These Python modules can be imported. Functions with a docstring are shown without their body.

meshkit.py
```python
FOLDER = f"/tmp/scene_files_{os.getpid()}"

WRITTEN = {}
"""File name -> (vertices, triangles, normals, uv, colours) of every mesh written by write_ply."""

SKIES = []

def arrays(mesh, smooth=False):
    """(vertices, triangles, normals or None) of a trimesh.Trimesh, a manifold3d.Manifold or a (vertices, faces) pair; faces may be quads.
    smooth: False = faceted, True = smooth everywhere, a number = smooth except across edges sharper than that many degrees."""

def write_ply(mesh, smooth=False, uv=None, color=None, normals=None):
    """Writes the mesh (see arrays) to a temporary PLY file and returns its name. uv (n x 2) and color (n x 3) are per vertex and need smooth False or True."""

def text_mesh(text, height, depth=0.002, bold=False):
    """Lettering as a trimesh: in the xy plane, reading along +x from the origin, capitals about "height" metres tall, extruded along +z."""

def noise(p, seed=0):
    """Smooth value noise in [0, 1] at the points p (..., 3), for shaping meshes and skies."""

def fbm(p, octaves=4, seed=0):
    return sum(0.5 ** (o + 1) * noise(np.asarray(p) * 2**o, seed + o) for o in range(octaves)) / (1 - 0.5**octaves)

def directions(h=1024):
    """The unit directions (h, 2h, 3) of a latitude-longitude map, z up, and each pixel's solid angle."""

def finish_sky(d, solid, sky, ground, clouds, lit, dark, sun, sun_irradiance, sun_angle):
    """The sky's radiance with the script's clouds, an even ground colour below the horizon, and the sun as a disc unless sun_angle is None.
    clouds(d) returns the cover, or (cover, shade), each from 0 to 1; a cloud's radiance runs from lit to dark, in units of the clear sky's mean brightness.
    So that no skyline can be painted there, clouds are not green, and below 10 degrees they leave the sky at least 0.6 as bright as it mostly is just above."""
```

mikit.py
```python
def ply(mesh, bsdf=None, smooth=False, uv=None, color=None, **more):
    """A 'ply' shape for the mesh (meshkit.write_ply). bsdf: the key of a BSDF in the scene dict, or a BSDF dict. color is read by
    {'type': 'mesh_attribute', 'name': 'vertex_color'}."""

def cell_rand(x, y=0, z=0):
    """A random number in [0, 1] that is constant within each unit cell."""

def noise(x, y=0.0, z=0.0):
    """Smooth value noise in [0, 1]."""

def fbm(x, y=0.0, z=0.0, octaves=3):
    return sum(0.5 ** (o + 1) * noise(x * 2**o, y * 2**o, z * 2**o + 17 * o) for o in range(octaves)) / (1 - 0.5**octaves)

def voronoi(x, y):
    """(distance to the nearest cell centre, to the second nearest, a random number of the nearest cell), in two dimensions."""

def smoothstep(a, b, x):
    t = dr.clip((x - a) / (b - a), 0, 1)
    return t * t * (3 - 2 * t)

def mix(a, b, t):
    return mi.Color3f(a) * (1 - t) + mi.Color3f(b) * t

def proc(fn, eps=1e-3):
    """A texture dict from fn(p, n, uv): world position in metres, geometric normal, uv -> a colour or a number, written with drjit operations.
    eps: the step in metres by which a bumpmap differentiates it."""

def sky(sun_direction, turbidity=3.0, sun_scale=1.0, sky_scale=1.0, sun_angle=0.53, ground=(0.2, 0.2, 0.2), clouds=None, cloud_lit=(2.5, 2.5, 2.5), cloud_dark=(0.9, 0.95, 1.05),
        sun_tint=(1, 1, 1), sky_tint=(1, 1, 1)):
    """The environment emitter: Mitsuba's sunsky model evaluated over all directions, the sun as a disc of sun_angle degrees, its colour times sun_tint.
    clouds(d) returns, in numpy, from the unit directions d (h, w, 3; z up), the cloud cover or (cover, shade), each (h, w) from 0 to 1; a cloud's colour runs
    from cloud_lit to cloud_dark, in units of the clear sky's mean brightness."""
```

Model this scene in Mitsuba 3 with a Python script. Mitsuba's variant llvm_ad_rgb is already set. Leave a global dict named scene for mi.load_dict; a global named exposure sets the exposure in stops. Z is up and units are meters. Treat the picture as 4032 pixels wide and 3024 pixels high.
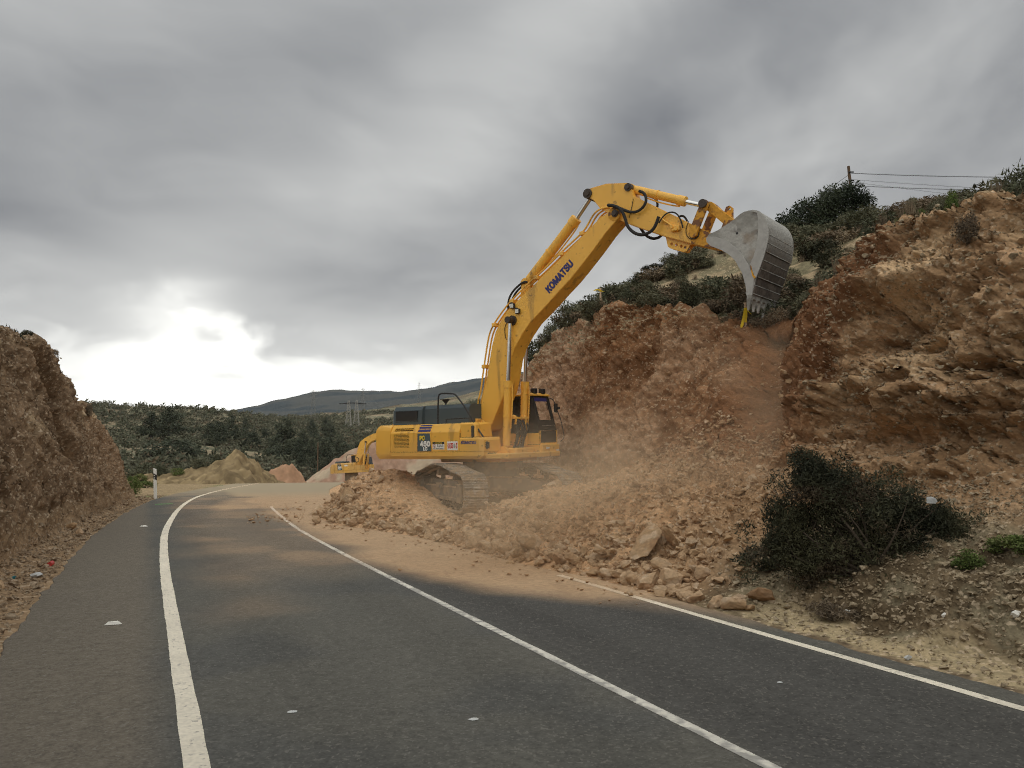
"""A yellow excavator widening a road cutting under an overcast sky."""
import math
import drjit as dr
import mitsuba as mi
import numpy as np
import trimesh
import manifold3d
import shapely
import shapely.geometry as sg
from scipy.interpolate import PchipInterpolator, RBFInterpolator
from scipy.spatial import cKDTree
import meshkit
import mikit
from mikit import noise, fbm, smoothstep, mix

T4 = mi.ScalarTransform4f
scene, labels = {}, {}

# ---------------------------------------------------------------- camera, sky, exposure
EYE = np.array([0.0, 0.0, 2.0])
PITCH = math.radians(5.02)
exposure = 2.48
scene['camera'] = {'type': 'perspective', 'fov': 64.0, 'fov_axis': 'x', 'near_clip': 0.1, 'far_clip': 9000.0,
                   'to_world': T4().look_at(origin=EYE.tolist(), target=[0, math.cos(PITCH), 2.0 + math.sin(PITCH)], up=[0, 0, 1])}
SUN_AZ, SUN_EL = math.radians(-22.5), math.radians(7.6)
SUN = np.array([math.sin(SUN_AZ) * math.cos(SUN_EL), math.cos(SUN_AZ) * math.cos(SUN_EL), math.sin(SUN_EL)])
LIT, DARK = 6.0, 0.62


# the larger banks: azimuth, elevation, length, thickness in degrees, and how much lighter or darker
BANKS = [(-30, 18, 15, 6, -.07), (-14, 11, 14, 3.0, -.07), (-9, 17.5, 9, 4, .15), (2, 28, 12, 3.5, .13), (6.5, 20, 8, 4.5, -.10), (-14, 26, 10, 4, -.05), (26, 23, 7, 3, .08),
         (21, 27, 10, 4, .06), (10, 12, 15, 4.5, .07), (-34, 9, 8, 3, .06), (60, 30, 20, 8, .08), (110, 22, 25, 8, -.06), (170, 30, 25, 9, .06), (-90, 25, 25, 9, -.05), (-140, 35, 25, 9, .06)]


def ss_(a, b, x):
    t = np.clip((x - a) / (b - a), 0, 1)
    return t * t * (3 - 2 * t)


def clouds(d):
    """Overcast: grey-blue banks, a veil with the low sun behind it, thinner and brighter towards the zenith."""
    x, y, z = d[..., 0], d[..., 1], d[..., 2]
    el = np.degrees(np.arcsin(np.clip(z, -1, 1)))
    q = np.stack([x, y, z * 0], -1) / (z[..., None] + 0.34)
    a = math.radians(32)
    u = q[..., 0] * math.cos(a) + q[..., 1] * math.sin(a)
    v = -q[..., 0] * math.sin(a) + q[..., 1] * math.cos(a)
    w = meshkit.fbm(np.stack([u * 1.5, v * 1.5, u * 0], -1), 4, 5) - 0.5
    n1 = meshkit.fbm(np.stack([u * 1.1 + w * 1.3, v * 1.7 + w * 1.3, u * 0 + 3], -1), 6, 11)
    n2 = meshkit.fbm(np.stack([u * 3.0 + w * 3.0, v * 4.4 - w * 2, u * 0 + 9], -1), 6, 23)
    cosang = np.clip(d @ SUN, -1, 1)
    ang = np.degrees(np.arccos(cosang))
    daz = np.degrees(np.arctan2(x, y)) - math.degrees(SUN_AZ)
    daz = (daz + 180) % 360 - 180
    n3 = meshkit.fbm(np.stack([u * 8 + w * 6, v * 11 - w * 5, u * 0 + 5], -1), 5, 37)
    val = 0.33 + 0.23 * (n1 - 0.5) + 0.18 * (n2 - 0.5) + 0.11 * (n3 - 0.5)
    az = np.degrees(np.arctan2(x, y))
    for a0, e0, wa, we, k in BANKS:
        c, s_ = math.cos(math.radians(24)), math.sin(math.radians(24))
        da, de = (az - a0 + 180) % 360 - 180 + 26 * w, el - e0 + 14 * w
        val = val + k * np.exp(-((da * c + de * s_) / wa) ** 2 - ((de * c - da * s_) / we) ** 2)
    val = val + 0.15 * np.exp(-(el / 10.5) ** 2)
    val = np.maximum(val, 0.15)
    val = val + 0.62 * np.clip((el - 33) / 50, 0, 1) + 0.55 * ss_(-0.15, 0.75, -y)
    rag = 9 * (n2 - .5) + 7 * (n3 - .5)
    band = ss_(9.5, 4.0, el + rag) * np.exp(-((daz - 3) / 19.0) ** 2)
    ang = np.maximum(ang + .55 * rag, 0)
    val = val + (.62 + .5 * (n3 - .5)) * band + 0.50 * np.exp(-(ang / 3.4) ** 2) + 0.10 * np.exp(-(ang / 12.0) ** 2) + .22 * ss_(13, 3, el) * np.exp(-((daz - 30) / 40.0) ** 2)
    shade = 1 - (val * SKY_UNIT - DARK) / (LIT - DARK)
    return np.ones_like(z), np.clip(shade, 0, 1)


SKY_UNIT = 4.4      # cloud brightness in units of the clear sky's mean
scene['sky'] = mikit.sky(SUN.tolist(), turbidity=4, sun_scale=0.0, sun_angle=10.0, ground=(0.2, 0.17, 0.13), clouds=clouds,
                         cloud_lit=(LIT * 1.0, LIT * 1.0, LIT * 0.95), cloud_dark=(DARK * 0.90, DARK * 0.975, DARK * 1.13), sun_tint=(1, .95, .85))

# ---------------------------------------------------------------- helpers
RNG = np.random.default_rng(7)
TH = math.radians(24)
CT, ST = math.cos(TH), math.sin(TH)


def free(name):
    """name, or name_001, ... whatever is not taken."""
    if name not in scene and name not in labels:
        return name
    i = 1
    while f'{name}_{i:03d}' in scene or f'{name}_{i:03d}' in labels:
        i += 1
    return f'{name}_{i:03d}'


COUNT = {}


def piece(parent, name):
    """The next key for a part of this name."""
    base = f'{parent}__{name}' if parent else name
    n = COUNT.get(base, 0)
    while True:
        key = base if n == 0 else f'{base}_{n:03d}'
        n += 1
        if key not in scene and key not in labels:
            break
    COUNT[base] = n
    return key


def thing(name, label, category=None, group=None, kind=None):
    key = piece('', name)
    tell(key, label, category, group, kind)
    return key


def tell(key, label=None, category=None, group=None, kind=None):
    e = {}
    if label:
        e['label'] = label
    if category:
        e['category'] = category
    if group:
        e['group'] = group
    if kind:
        e['kind'] = kind
    labels[key] = e


def put(key, mesh, mat, smooth=30, to_world=None, **more):
    s = mikit.ply(mesh, mat, smooth=smooth, **more)
    if to_world is not None:
        s['to_world'] = to_world
    scene[key] = s
    return key


def part(parent, name, mesh, mat, smooth=30, label=None, kind=None):
    key = piece(parent, name)
    put(key, mesh, mat, smooth)
    if label or kind:
        tell(key, label, kind=kind)
    return key


def cat(*ms):
    flat = []
    for m in ms:
        flat.extend(m if isinstance(m, (list, tuple)) else [m])
    return trimesh.util.concatenate(flat)


def hull(pts):
    return trimesh.convex.convex_hull(np.asarray(pts, float))


def cbox(x0, x1, y0, y1, z0, z1, b=0.012):
    """A box with chamfered edges."""
    b = min(b, (x1 - x0) * .45, (y1 - y0) * .45, (z1 - z0) * .45)
    pts = []
    for x, sx in ((x0, 1), (x1, -1)):
        for y, sy in ((y0, 1), (y1, -1)):
            for z, sz in ((z0, 1), (z1, -1)):
                pts += [(x, y + sy * b, z + sz * b), (x + sx * b, y, z + sz * b), (x + sx * b, y + sy * b, z)]
    return hull(pts)


def box(x0, x1, y0, y1, z0, z1):
    m = trimesh.creation.box((x1 - x0, y1 - y0, z1 - z0))
    m.apply_translation(((x0 + x1) / 2, (y0 + y1) / 2, (z0 + z1) / 2))
    return m


def frame_of(d):
    d = np.asarray(d, float)
    d = d / np.linalg.norm(d)
    a = np.array([0, 0, 1.0]) if abs(d[2]) < 0.9 else np.array([1.0, 0, 0])
    u = np.cross(d, a)
    u /= np.linalg.norm(u)
    return d, u, np.cross(d, u)


def cyl(p0, p1, r0, r1=None, n=20):
    p0, p1 = np.asarray(p0, float), np.asarray(p1, float)
    r1 = r0 if r1 is None else r1
    d, u, v = frame_of(p1 - p0)
    a = np.arange(n) * 2 * math.pi / n
    ring = np.cos(a)[:, None] * u + np.sin(a)[:, None] * v
    vs = np.vstack([p0 + ring * r0, p1 + ring * r1, [p0], [p1]])
    i = np.arange(n)
    j = (i + 1) % n
    f = np.vstack([np.stack([i, i + n, j], 1), np.stack([j, i + n, j + n], 1), np.stack([i * 0 + 2 * n, i, j], 1), np.stack([i * 0 + 2 * n + 1, j + n, i + n], 1)])
    return trimesh.Trimesh(vs, f, process=False)


def spline(pts, n=8):
    """A smooth curve through the points."""
    p = np.asarray(pts, float)
    t = np.r_[0, np.cumsum(np.linalg.norm(np.diff(p, axis=0), axis=1) ** .7)]
    k = np.linspace(0, t[-1], (len(p) - 1) * n + 1)
    from scipy.interpolate import CubicSpline
    return CubicSpline(t, p, bc_type='natural')(k) if len(p) > 2 else p


def tube(pts, r, n=8, closed=False):
    p = np.asarray(pts, float)
    r = np.broadcast_to(r, (len(p),))
    t = np.gradient(p, axis=0)
    t /= np.linalg.norm(t, axis=1, keepdims=True) + 1e-12
    u = frame_of(t[0])[1]
    a = np.arange(n) * 2 * math.pi / n
    rings = []
    for k in range(len(p)):
        u = u - t[k] * (u @ t[k])
        u /= np.linalg.norm(u) + 1e-12
        w = np.cross(t[k], u)
        rings.append(p[k] + r[k] * (np.cos(a)[:, None] * u + np.sin(a)[:, None] * w))
    v = np.vstack(rings + [p[:1], p[-1:]])
    f = []
    i = np.arange(n)
    j = (i + 1) % n
    for k in range(len(p) - 1):
        a0, b0 = k * n, (k + 1) * n
        f += [np.stack([a0 + i, a0 + j, b0 + i], 1), np.stack([a0 + j, b0 + j, b0 + i], 1)]
    e0, e1 = len(p) * n, len(p) * n + 1
    f += [np.stack([i * 0 + e0, j, i], 1), np.stack([i * 0 + e1, (len(p) - 1) * n + i, (len(p) - 1) * n + j], 1)]
    return trimesh.Trimesh(v, np.vstack(f), process=False)


def plate(outline, l0, l1, holes=(), round_=0):
    """A plate: outline in (r, z), from l0 to l1 across. Local axes are (r, l, z)."""
    g = sg.Polygon(outline, [h for h in holes])
    if not g.is_valid:
        g = g.buffer(0)
    if round_:
        g = g.buffer(-round_).buffer(2 * round_).buffer(-round_)
    g = g.simplify(0.002)
    ms = []
    for q in getattr(g, 'geoms', [g]):
        m = trimesh.creation.extrude_polygon(q, abs(l1 - l0), engine='earcut')
        v = np.array(m.vertices)
        ms.append(trimesh.Trimesh(np.stack([v[:, 0], max(l0, l1) - v[:, 2], v[:, 1]], 1), np.array(m.faces), process=False))
    return cat(ms)


def ring_pts(c, r, n=12):
    a = np.arange(n) * 2 * math.pi / n
    return [(c[0] + r * math.cos(x), c[1] + r * math.sin(x)) for x in a]


def nz(p, f=1.0, oct=4, seed=0):
    return meshkit.fbm(np.asarray(p) * f, oct, seed) - 0.5


def ridged(p, f, oct=4, seed=0):
    out, amp = 0, 1.0
    p = np.asarray(p) * f
    for o in range(oct):
        out = out + amp * (1 - np.abs(2 * meshkit.noise(p * 2 ** o, seed + o) - 1))
        amp *= .5
    return out / 2 - 0.5


def worley(p, cell, seed, squash=1.0):
    """Broken-block noise: (a random number per block, the distance from the block's edge in cells)."""
    q = np.asarray(p) / cell * [1, 1, squash]
    lo, hi = np.floor(q.min(0)).astype(int) - 1, np.ceil(q.max(0)).astype(int) + 1
    used = np.unique(np.floor(q).astype(int), axis=0)
    nb = np.array([(a, b, c) for a in (-1, 0, 1) for b in (-1, 0, 1) for c in (-1, 0, 1)])
    cells = np.unique((used[:, None] + nb[None]).reshape(-1, 3), axis=0)
    rng = np.random.default_rng(seed)
    pts = cells + rng.random(cells.shape)
    d, i = cKDTree(pts).query(q, k=2)
    return rng.random(len(pts))[i[:, 0]], d[:, 1] - d[:, 0]


def grid_faces(nu, nv):
    i, j = np.meshgrid(np.arange(nu - 1), np.arange(nv - 1), indexing='ij')
    a = i * nv + j
    return np.vstack([np.stack([a, a + nv, a + nv + 1], -1).reshape(-1, 3), np.stack([a, a + nv + 1, a + 1], -1).reshape(-1, 3)])


def up_faces(v, f):
    """Faces turned so that the sheet's normals point up on the whole."""
    n = np.cross(v[f[:, 1]] - v[f[:, 0]], v[f[:, 2]] - v[f[:, 0]])
    return f if n[:, 2].sum() > 0 else f[:, ::-1]


def grid_normals(g):
    a = np.gradient(g, axis=0)
    b = np.gradient(g, axis=1)
    n = np.cross(a, b)
    n /= np.linalg.norm(n, axis=-1, keepdims=True) + 1e-9
    return n


def ss(a, b, x):
    t = np.clip((x - a) / (b - a), 0, 1)
    return t * t * (3 - 2 * t)


# The road's own axes: s along the straight stretch, t across it to the right; off(s) is how far the road has bent to the right.
_OS = [-60, 14, 17, 21.7, 30.3, 40.6, 48.8, 59.3, 68, 77, 90]
_OT = [0, 0, .02, .1, .57, 1.6, 3.15, 6.12, 8.9, 12.2, 17.9]
off = PchipInterpolator(_OS, _OT)


def world(s, t, z):
    return np.stack([-s * ST + t * CT, s * CT + t * ST, z + 0 * s], -1)


def road_z(s):
    return -0.055 * np.maximum(np.asarray(s, float) - 63, 0) ** 1.1
# ---------------------------------------------------------------- materials
def col(c):
    return {'type': 'rgb', 'value': list(map(float, c))}


def mat(name, color, rough=0.7, spec=0.5, metallic=0.0, bump=None, scale=1.0, **more):
    b = {'type': 'principled', 'base_color': color if isinstance(color, dict) else col(color), 'roughness': rough if isinstance(rough, dict) else float(rough),
         'specular': float(spec), **({'metallic': float(metallic)} if metallic else {}), **more}
    if bump is not None:
        b = {'type': 'bumpmap', 'arbitrary': bump, 'scale': float(scale), 'bsdf': b}
    scene[name] = {'type': 'twosided', 'bsdf': b}
    return name


def road_axes(p):
    return -p.x * ST + p.y * CT, p.x * CT + p.y * ST


def c3(*v):
    return mi.Color3f(*v)


def grain(p, f):
    return noise(p.x * f, p.y * f, p.z * f)


def f3(p, f, o=3):
    return fbm(p.x * f, p.y * f, p.z * f, o)


def right_soil(p, n, uv):
    s, t = road_axes(p)
    big = f3(p, .35)
    mid = f3(p + mi.Vector3f(11, 3, 7), 1.3)
    fine = f3(p + mi.Vector3f(5, 9, 2), 7.0)
    grit = f3(p, 30.0, 2)
    # freshly dug, from where the old face ends at s = 11 on
    e = s - (10.1 + 1.4 * smoothstep(5.4, 2.6, p.z)) + (mid - .5) * 1.3
    fresh = smoothstep(-.5, .5, e)
    c = mix(c3(.335, .213, .120), c3(.24, .147, .079), smoothstep(.35, .65, mid))
    c = mix(c, c3(.45, .315, .185), smoothstep(.52, .68, f3(p + mi.Vector3f(0, 0, 40), .8)) * smoothstep(1.6, 2.6, p.z) * .7)
    red = mix(c3(.255, .135, .068), c3(.155, .077, .037), smoothstep(.36, .62, mid))
    red = mix(red, c3(.34, .21, .125), smoothstep(.50, .68, f3(p + mi.Vector3f(20, 0, 4), .45)) * .8)
    red = mix(red, c3(.35, .225, .145), smoothstep(21, 30, s) * smoothstep(.35, .6, big) * .7)
    pile = smoothstep(2.2, 1.2, p.z) * smoothstep(10.5, 12.0, s)
    red = mix(red, mix(c3(.44, .28, .158), c3(.35, .21, .112), mid), pile)
    c = mix(c, red, fresh)
    # gully where the loose earth runs down
    g = dr.exp(-dr.square((s - 12.7 - .96 * (t - 10.8) - (mid - .5) * 1.6) / 1.25)) * smoothstep(1.5, 2.4, p.z)
    c = mix(c, c3(.185, .080, .034), g * .85)
    flank = smoothstep(-.7, .1, e) * smoothstep(15.8, 13.6, s + (mid - .5) * 2) * smoothstep(2.2, 3.4, p.z + (mid - .5) * 1.5)  # flank of the cut: moist fresh earth, with its shade put into the colour
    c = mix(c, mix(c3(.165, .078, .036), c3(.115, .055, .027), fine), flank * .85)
    # the low weathered slope near the road and its sandy foot
    low = smoothstep(9.9, 9.0, t + (big - .5)) * smoothstep(10.4, 9.0, s + (mid - .5))
    c = mix(c, mix(c3(.150, .110, .066), c3(.090, .065, .038), smoothstep(.38, .6, mid)), low)
    c = mix(c, c3(.20, .17, .11), low * smoothstep(.50, .62, f3(p + mi.Vector3f(3, 30, 0), 1.9)) * .65)
    foot = smoothstep(7.62, 7.25, t + (mid - .5) * .9) * smoothstep(9.5, 8.0, s)
    c = mix(c, mix(c3(.36, .29, .175), c3(.25, .19, .112), fine), foot)
    dirt = smoothstep(6.99, 6.86, t + (fine - .5) * .25) * smoothstep(9.5, 8.0, s)
    c = mix(c, c3(.13, .095, .06), dirt)
    # grass-grown hill
    slope = smoothstep(.55, .80, n.z) * smoothstep(5.2, 6.2, p.z)
    c = mix(c, mix(c3(.15, .13, .078), c3(.29, .22, .135), smoothstep(.46, .66, mid)), slope)
    c = c * (.70 + .86 * fine) * (.74 + .66 * grit)
    c = mix(c, c3(.58, .46, .32), smoothstep(.64, .72, f3(p, 17.0, 2)) * .55 * (1 - g))
    return c


def soil_bump(p, n, uv):
    return f3(p, 9.0, 3) * .06 + f3(p, 38.0, 2) * .016


def left_soil(p, n, uv):
    s, t = road_axes(p)
    mid = f3(p, 1.1)
    fine = f3(p + mi.Vector3f(5, 9, 2), 6.0)
    grit = f3(p, 24.0, 2)
    c = mix(c3(.222, .150, .092), c3(.158, .105, .063), smoothstep(.35, .65, mid))
    c = mix(c, c3(.28, .185, .113), smoothstep(28, 38, s) * .7)
    c = mix(c, c3(.52, .40, .25), smoothstep(.56, .68, f3(p + mi.Vector3f(2, 0, 9), .55)) * smoothstep(2.2, 3.6, p.z) * .75)
    sand = smoothstep(39, 45, s + (mid - .5) * 6)
    c = mix(c, mix(c3(.34, .255, .15), c3(.25, .185, .108), fine), sand)
    c = mix(c, c3(.12, .16, .06), sand * smoothstep(.56, .66, f3(p + mi.Vector3f(30, 0, 0), .28)) * .7)
    strip = smoothstep(.9, .5, p.z) * (1 - sand)
    c = mix(c, c3(.27, .185, .11), strip * .7)
    c = c * (.62 + .76 * fine) * (.68 + .64 * grit)
    return mix(c, c3(.50, .40, .29), smoothstep(.63, .72, f3(p, 14.0, 2)) * .6 * (1 - sand))


def mound_soil(p, n, uv):
    fine = f3(p, 2.2)
    streak = fbm(p.x * 1.6, p.y * 1.6, p.z * .35, 3)
    c = mix(c3(.29, .215, .12), c3(.19, .14, .078), smoothstep(.4, .62, streak))
    c = mix(c, c3(.42, .25, .155), smoothstep(78, 80, p.y))
    return c * (.7 + .6 * fine)


def pink_soil(p, n, uv):
    streak = fbm(p.x * .9 + p.z * .5, p.y * .5, p.z * .22, 4)
    c = mix(c3(.40, .255, .18), c3(.31, .185, .125), smoothstep(.38, .6, streak))
    c = mix(c, c3(.45, .37, .26), smoothstep(.52, .66, fbm(p.x * .5 + 9, p.y * .3, p.z * .2, 3)) * .8)
    return c * (.75 + .5 * f3(p, 1.6))


def land(p, n, uv):
    r = dr.sqrt(dr.square(p.x) + dr.square(p.y))
    a = f3(p, .05)
    b = f3(p + mi.Vector3f(7, 0, 0), .22)
    c = mix(c3(.16, .145, .095), c3(.10, .10, .064), smoothstep(.36, .62, b))
    c = mix(c, c3(.22, .17, .11), smoothstep(.58, .70, f3(p + mi.Vector3f(0, 50, 0), .09)) * smoothstep(900, 500, r))
    c = mix(c, c3(.105, .075, .05), smoothstep(.5, .62, a) * .7)
    c = mix(c, c3(.30, .24, .16), smoothstep(.60, .68, f3(p, .6, 2)) * .75 * smoothstep(900, 400, r))
    far = mix(c3(.036, .046, .052), c3(.060, .064, .062), smoothstep(.4, .6, f3(p, .012)))
    return mix(c, far, smoothstep(700, 1100, r))


def dust_on_road(p):
    """How thickly the dug earth's dust lies on the road."""
    s, t = road_axes(p)
    w = f3(p, .55) - .5
    w2 = fbm(p.x * .42 + p.y * .1, p.y * .30, 2.0, 4) - .5
    right = smoothstep(-1.0, 1.9, s - (8.75 + (6.45 - t) * 1.75) + w * 1.9 + w2 * 1.6) * smoothstep(3.2, 4.6, t + w)
    thin = smoothstep(12.0, 19.0, s + (4.2 - t) * 1.0 + w * 5) * smoothstep(.3, 1.8, t + w * .8) * (.34 + .5 * smoothstep(-.15, .25, w2 + w))
    far = smoothstep(26, 34, s - (t - 3.0) * 1.1 + w * 4) * smoothstep(.9, 2.3, t - .028 * dr.square(dr.maximum(s - 24, 0)) * .25 + w) * (.72 + .35 * smoothstep(-.2, .2, w2))
    very = smoothstep(40, 52, s + w * 6) * .85
    heap = dr.maximum(dr.maximum(right, .62 * thin), dr.maximum(far, very))
    dark = smoothstep(.5, .62, f3(p + mi.Vector3f(40, 0, 0), .26)) * smoothstep(30, 34, s) * smoothstep(46, 40, s) * smoothstep(6, 4.5, t) * .8
    return dr.clip(heap * (1 - dark), 0, 1)


def asphalt(p, n, uv):
    s, t = road_axes(p)
    g1 = f3(p, 60.0, 2)
    g2 = f3(p, 18.0, 2)
    blot = f3(p, .7)
    c = mix(c3(.094, .090, .077), c3(.080, .079, .072), smoothstep(.35, .65, blot))
    lane = smoothstep(3.6, 4.0, t) * smoothstep(6.5, 6.2, t)
    c = mix(c, c3(.060, .058, .054), lane * .85)
    track = dr.exp(-dr.square((t - 1.35) / .38)) + dr.exp(-dr.square((t - 3.0) / .38)) + dr.exp(-dr.square((t - 4.5) / .3)) + dr.exp(-dr.square((t - 5.85) / .3))
    c = c * (1 - .13 * track * (.5 + blot))
    c = mix(c, c3(.145, .122, .093), smoothstep(.35, -.1, t) * .75)
    c = c * (.55 + .50 * g1 + .40 * g2)
    c = mix(c, c3(.24, .22, .19), smoothstep(.78, .84, noise(p.x * 46, p.y * 46)) * .25)
    d = dust_on_road(p)
    earth = mix(c3(.46, .315, .19), c3(.385, .25, .145), f3(p, 2.4)) * (.8 + .4 * g2)
    earth = mix(earth, c3(.33, .265, .175), smoothstep(38, 50, s))
    return mix(c, earth, d * .88)


def paint_white(p, n, uv):
    s, t = road_axes(p)
    g = f3(p, 45.0, 2)
    c = c3(.72, .66, .54) * (.80 + .3 * g) * (.88 + .24 * f3(p, 1.5))
    c = mix(c, c3(.12, .11, .10), smoothstep(.70, .80, f3(p, 26.0, 2)) * .45)
    return mix(c, c3(.50, .35, .21), dust_on_road(p) * .72)


def paint_worn(p, n, uv):
    s, t = road_axes(p)
    g = f3(p, 40.0, 2)
    wear = smoothstep(.40, .68, f3(p, 14.0, 2) * .6 + f3(p, 2.0, 2) * .4 + .18 * smoothstep(3.78, 3.70, t))
    c = mix(c3(.62, .59, .52), c3(.26, .25, .23), wear * .8) * (.75 + .4 * g)
    return mix(c, c3(.52, .36, .22), dust_on_road(p) * .72)


def yellow(p, n, uv):
    d = f3(p, 1.7)
    c = c3(.80, .43, .060) * (.93 + .14 * f3(p, .6))
    dusty = smoothstep(2.9, 1.5, p.z) * smoothstep(.25, .6, d) * .38 + smoothstep(.6, .8, d) * .10
    c = mix(c, c3(.44, .29, .15), dr.clip(dusty, 0, .6))
    c = mix(c, c3(.46, .33, .19), smoothstep(.45, .95, n.z) * .35 * smoothstep(.3, .6, d))
    run = fbm(p.x * 5.0, p.y * 5.0, p.z * .7, 3)
    c = mix(c, c3(.17, .10, .04), smoothstep(.60, .76, run) * .45)
    return mix(c, c3(.12, .06, .03), smoothstep(.72, .80, f3(p + mi.Vector3f(1, 2, 3), 7.0, 3)) * .5)


def rusty_yellow(p, n, uv):
    d = f3(p, 6.0)
    c = mix(c3(.60, .29, .03), c3(.17, .075, .032), smoothstep(.50, .64, d))
    return c * (.8 + .4 * f3(p, 15.0, 2))


def steel(p, n, uv):
    d = f3(p, 3.0)
    c = mix(c3(.36, .35, .32), c3(.24, .23, .205), smoothstep(.4, .65, d))
    c = mix(c, c3(.13, .12, .11), smoothstep(.60, .72, f3(p + mi.Vector3f(3, 3, 0), 4.5)) * .6)
    c = mix(c, c3(.24, .17, .11), smoothstep(.55, .72, f3(p + mi.Vector3f(7, 0, 5), 2.2, 4)) * .55)
    c = mix(c, c3(.50, .49, .46), smoothstep(.70, .78, fbm(p.x * 9.0, p.y * 9.0, p.z * 2.0, 3)) * .5)
    return c * (.80 + .4 * f3(p, 24.0, 2))


def shell_steel(p, n, uv):
    d = f3(p, 5.0)
    c = mix(c3(.125, .10, .082), c3(.075, .060, .050), smoothstep(.4, .62, d))
    c = mix(c, c3(.30, .29, .265), smoothstep(6.55, 7.65, p.z + (d - .5) * .5))
    return c * (.75 + .5 * f3(p, 20.0, 2))


def track_steel(p, n, uv):
    d = f3(p, 5.0)
    c = mix(c3(.22, .19, .155), c3(.40, .30, .20), smoothstep(.38, .62, d))
    c = mix(c, c3(.42, .40, .36), smoothstep(.56, .70, f3(p + mi.Vector3f(2, 0, 0), 9.0, 2)) * .7)
    return mix(c, c3(.42, .28, .165), smoothstep(1.2, .5, p.z) * .35) * (.8 + .4 * f3(p, 25.0, 2))


def frame_steel(p, n, uv):
    d = f3(p, 4.0)
    up = smoothstep(.3, .9, n.z)
    c = mix(c3(.16, .138, .11), c3(.27, .195, .13), smoothstep(.42, .66, d))
    return mix(c, c3(.40, .26, .15), up * .75 + smoothstep(.9, .45, p.z) * .3)


def rock(p, n, uv):
    a = f3(p, 1.1)
    b = f3(p, 6.0)
    c = mix(c3(.44, .30, .18), c3(.36, .232, .128), smoothstep(.38, .62, a))
    c = mix(c, c3(.54, .42, .295), smoothstep(.50, .68, b) * .6)
    c = mix(c, c3(.30, .17, .09), smoothstep(.52, .68, f3(p + mi.Vector3f(9, 9, 9), 2.6)) * .7)
    return c * (.70 + .6 * f3(p, 24.0, 2))


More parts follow.
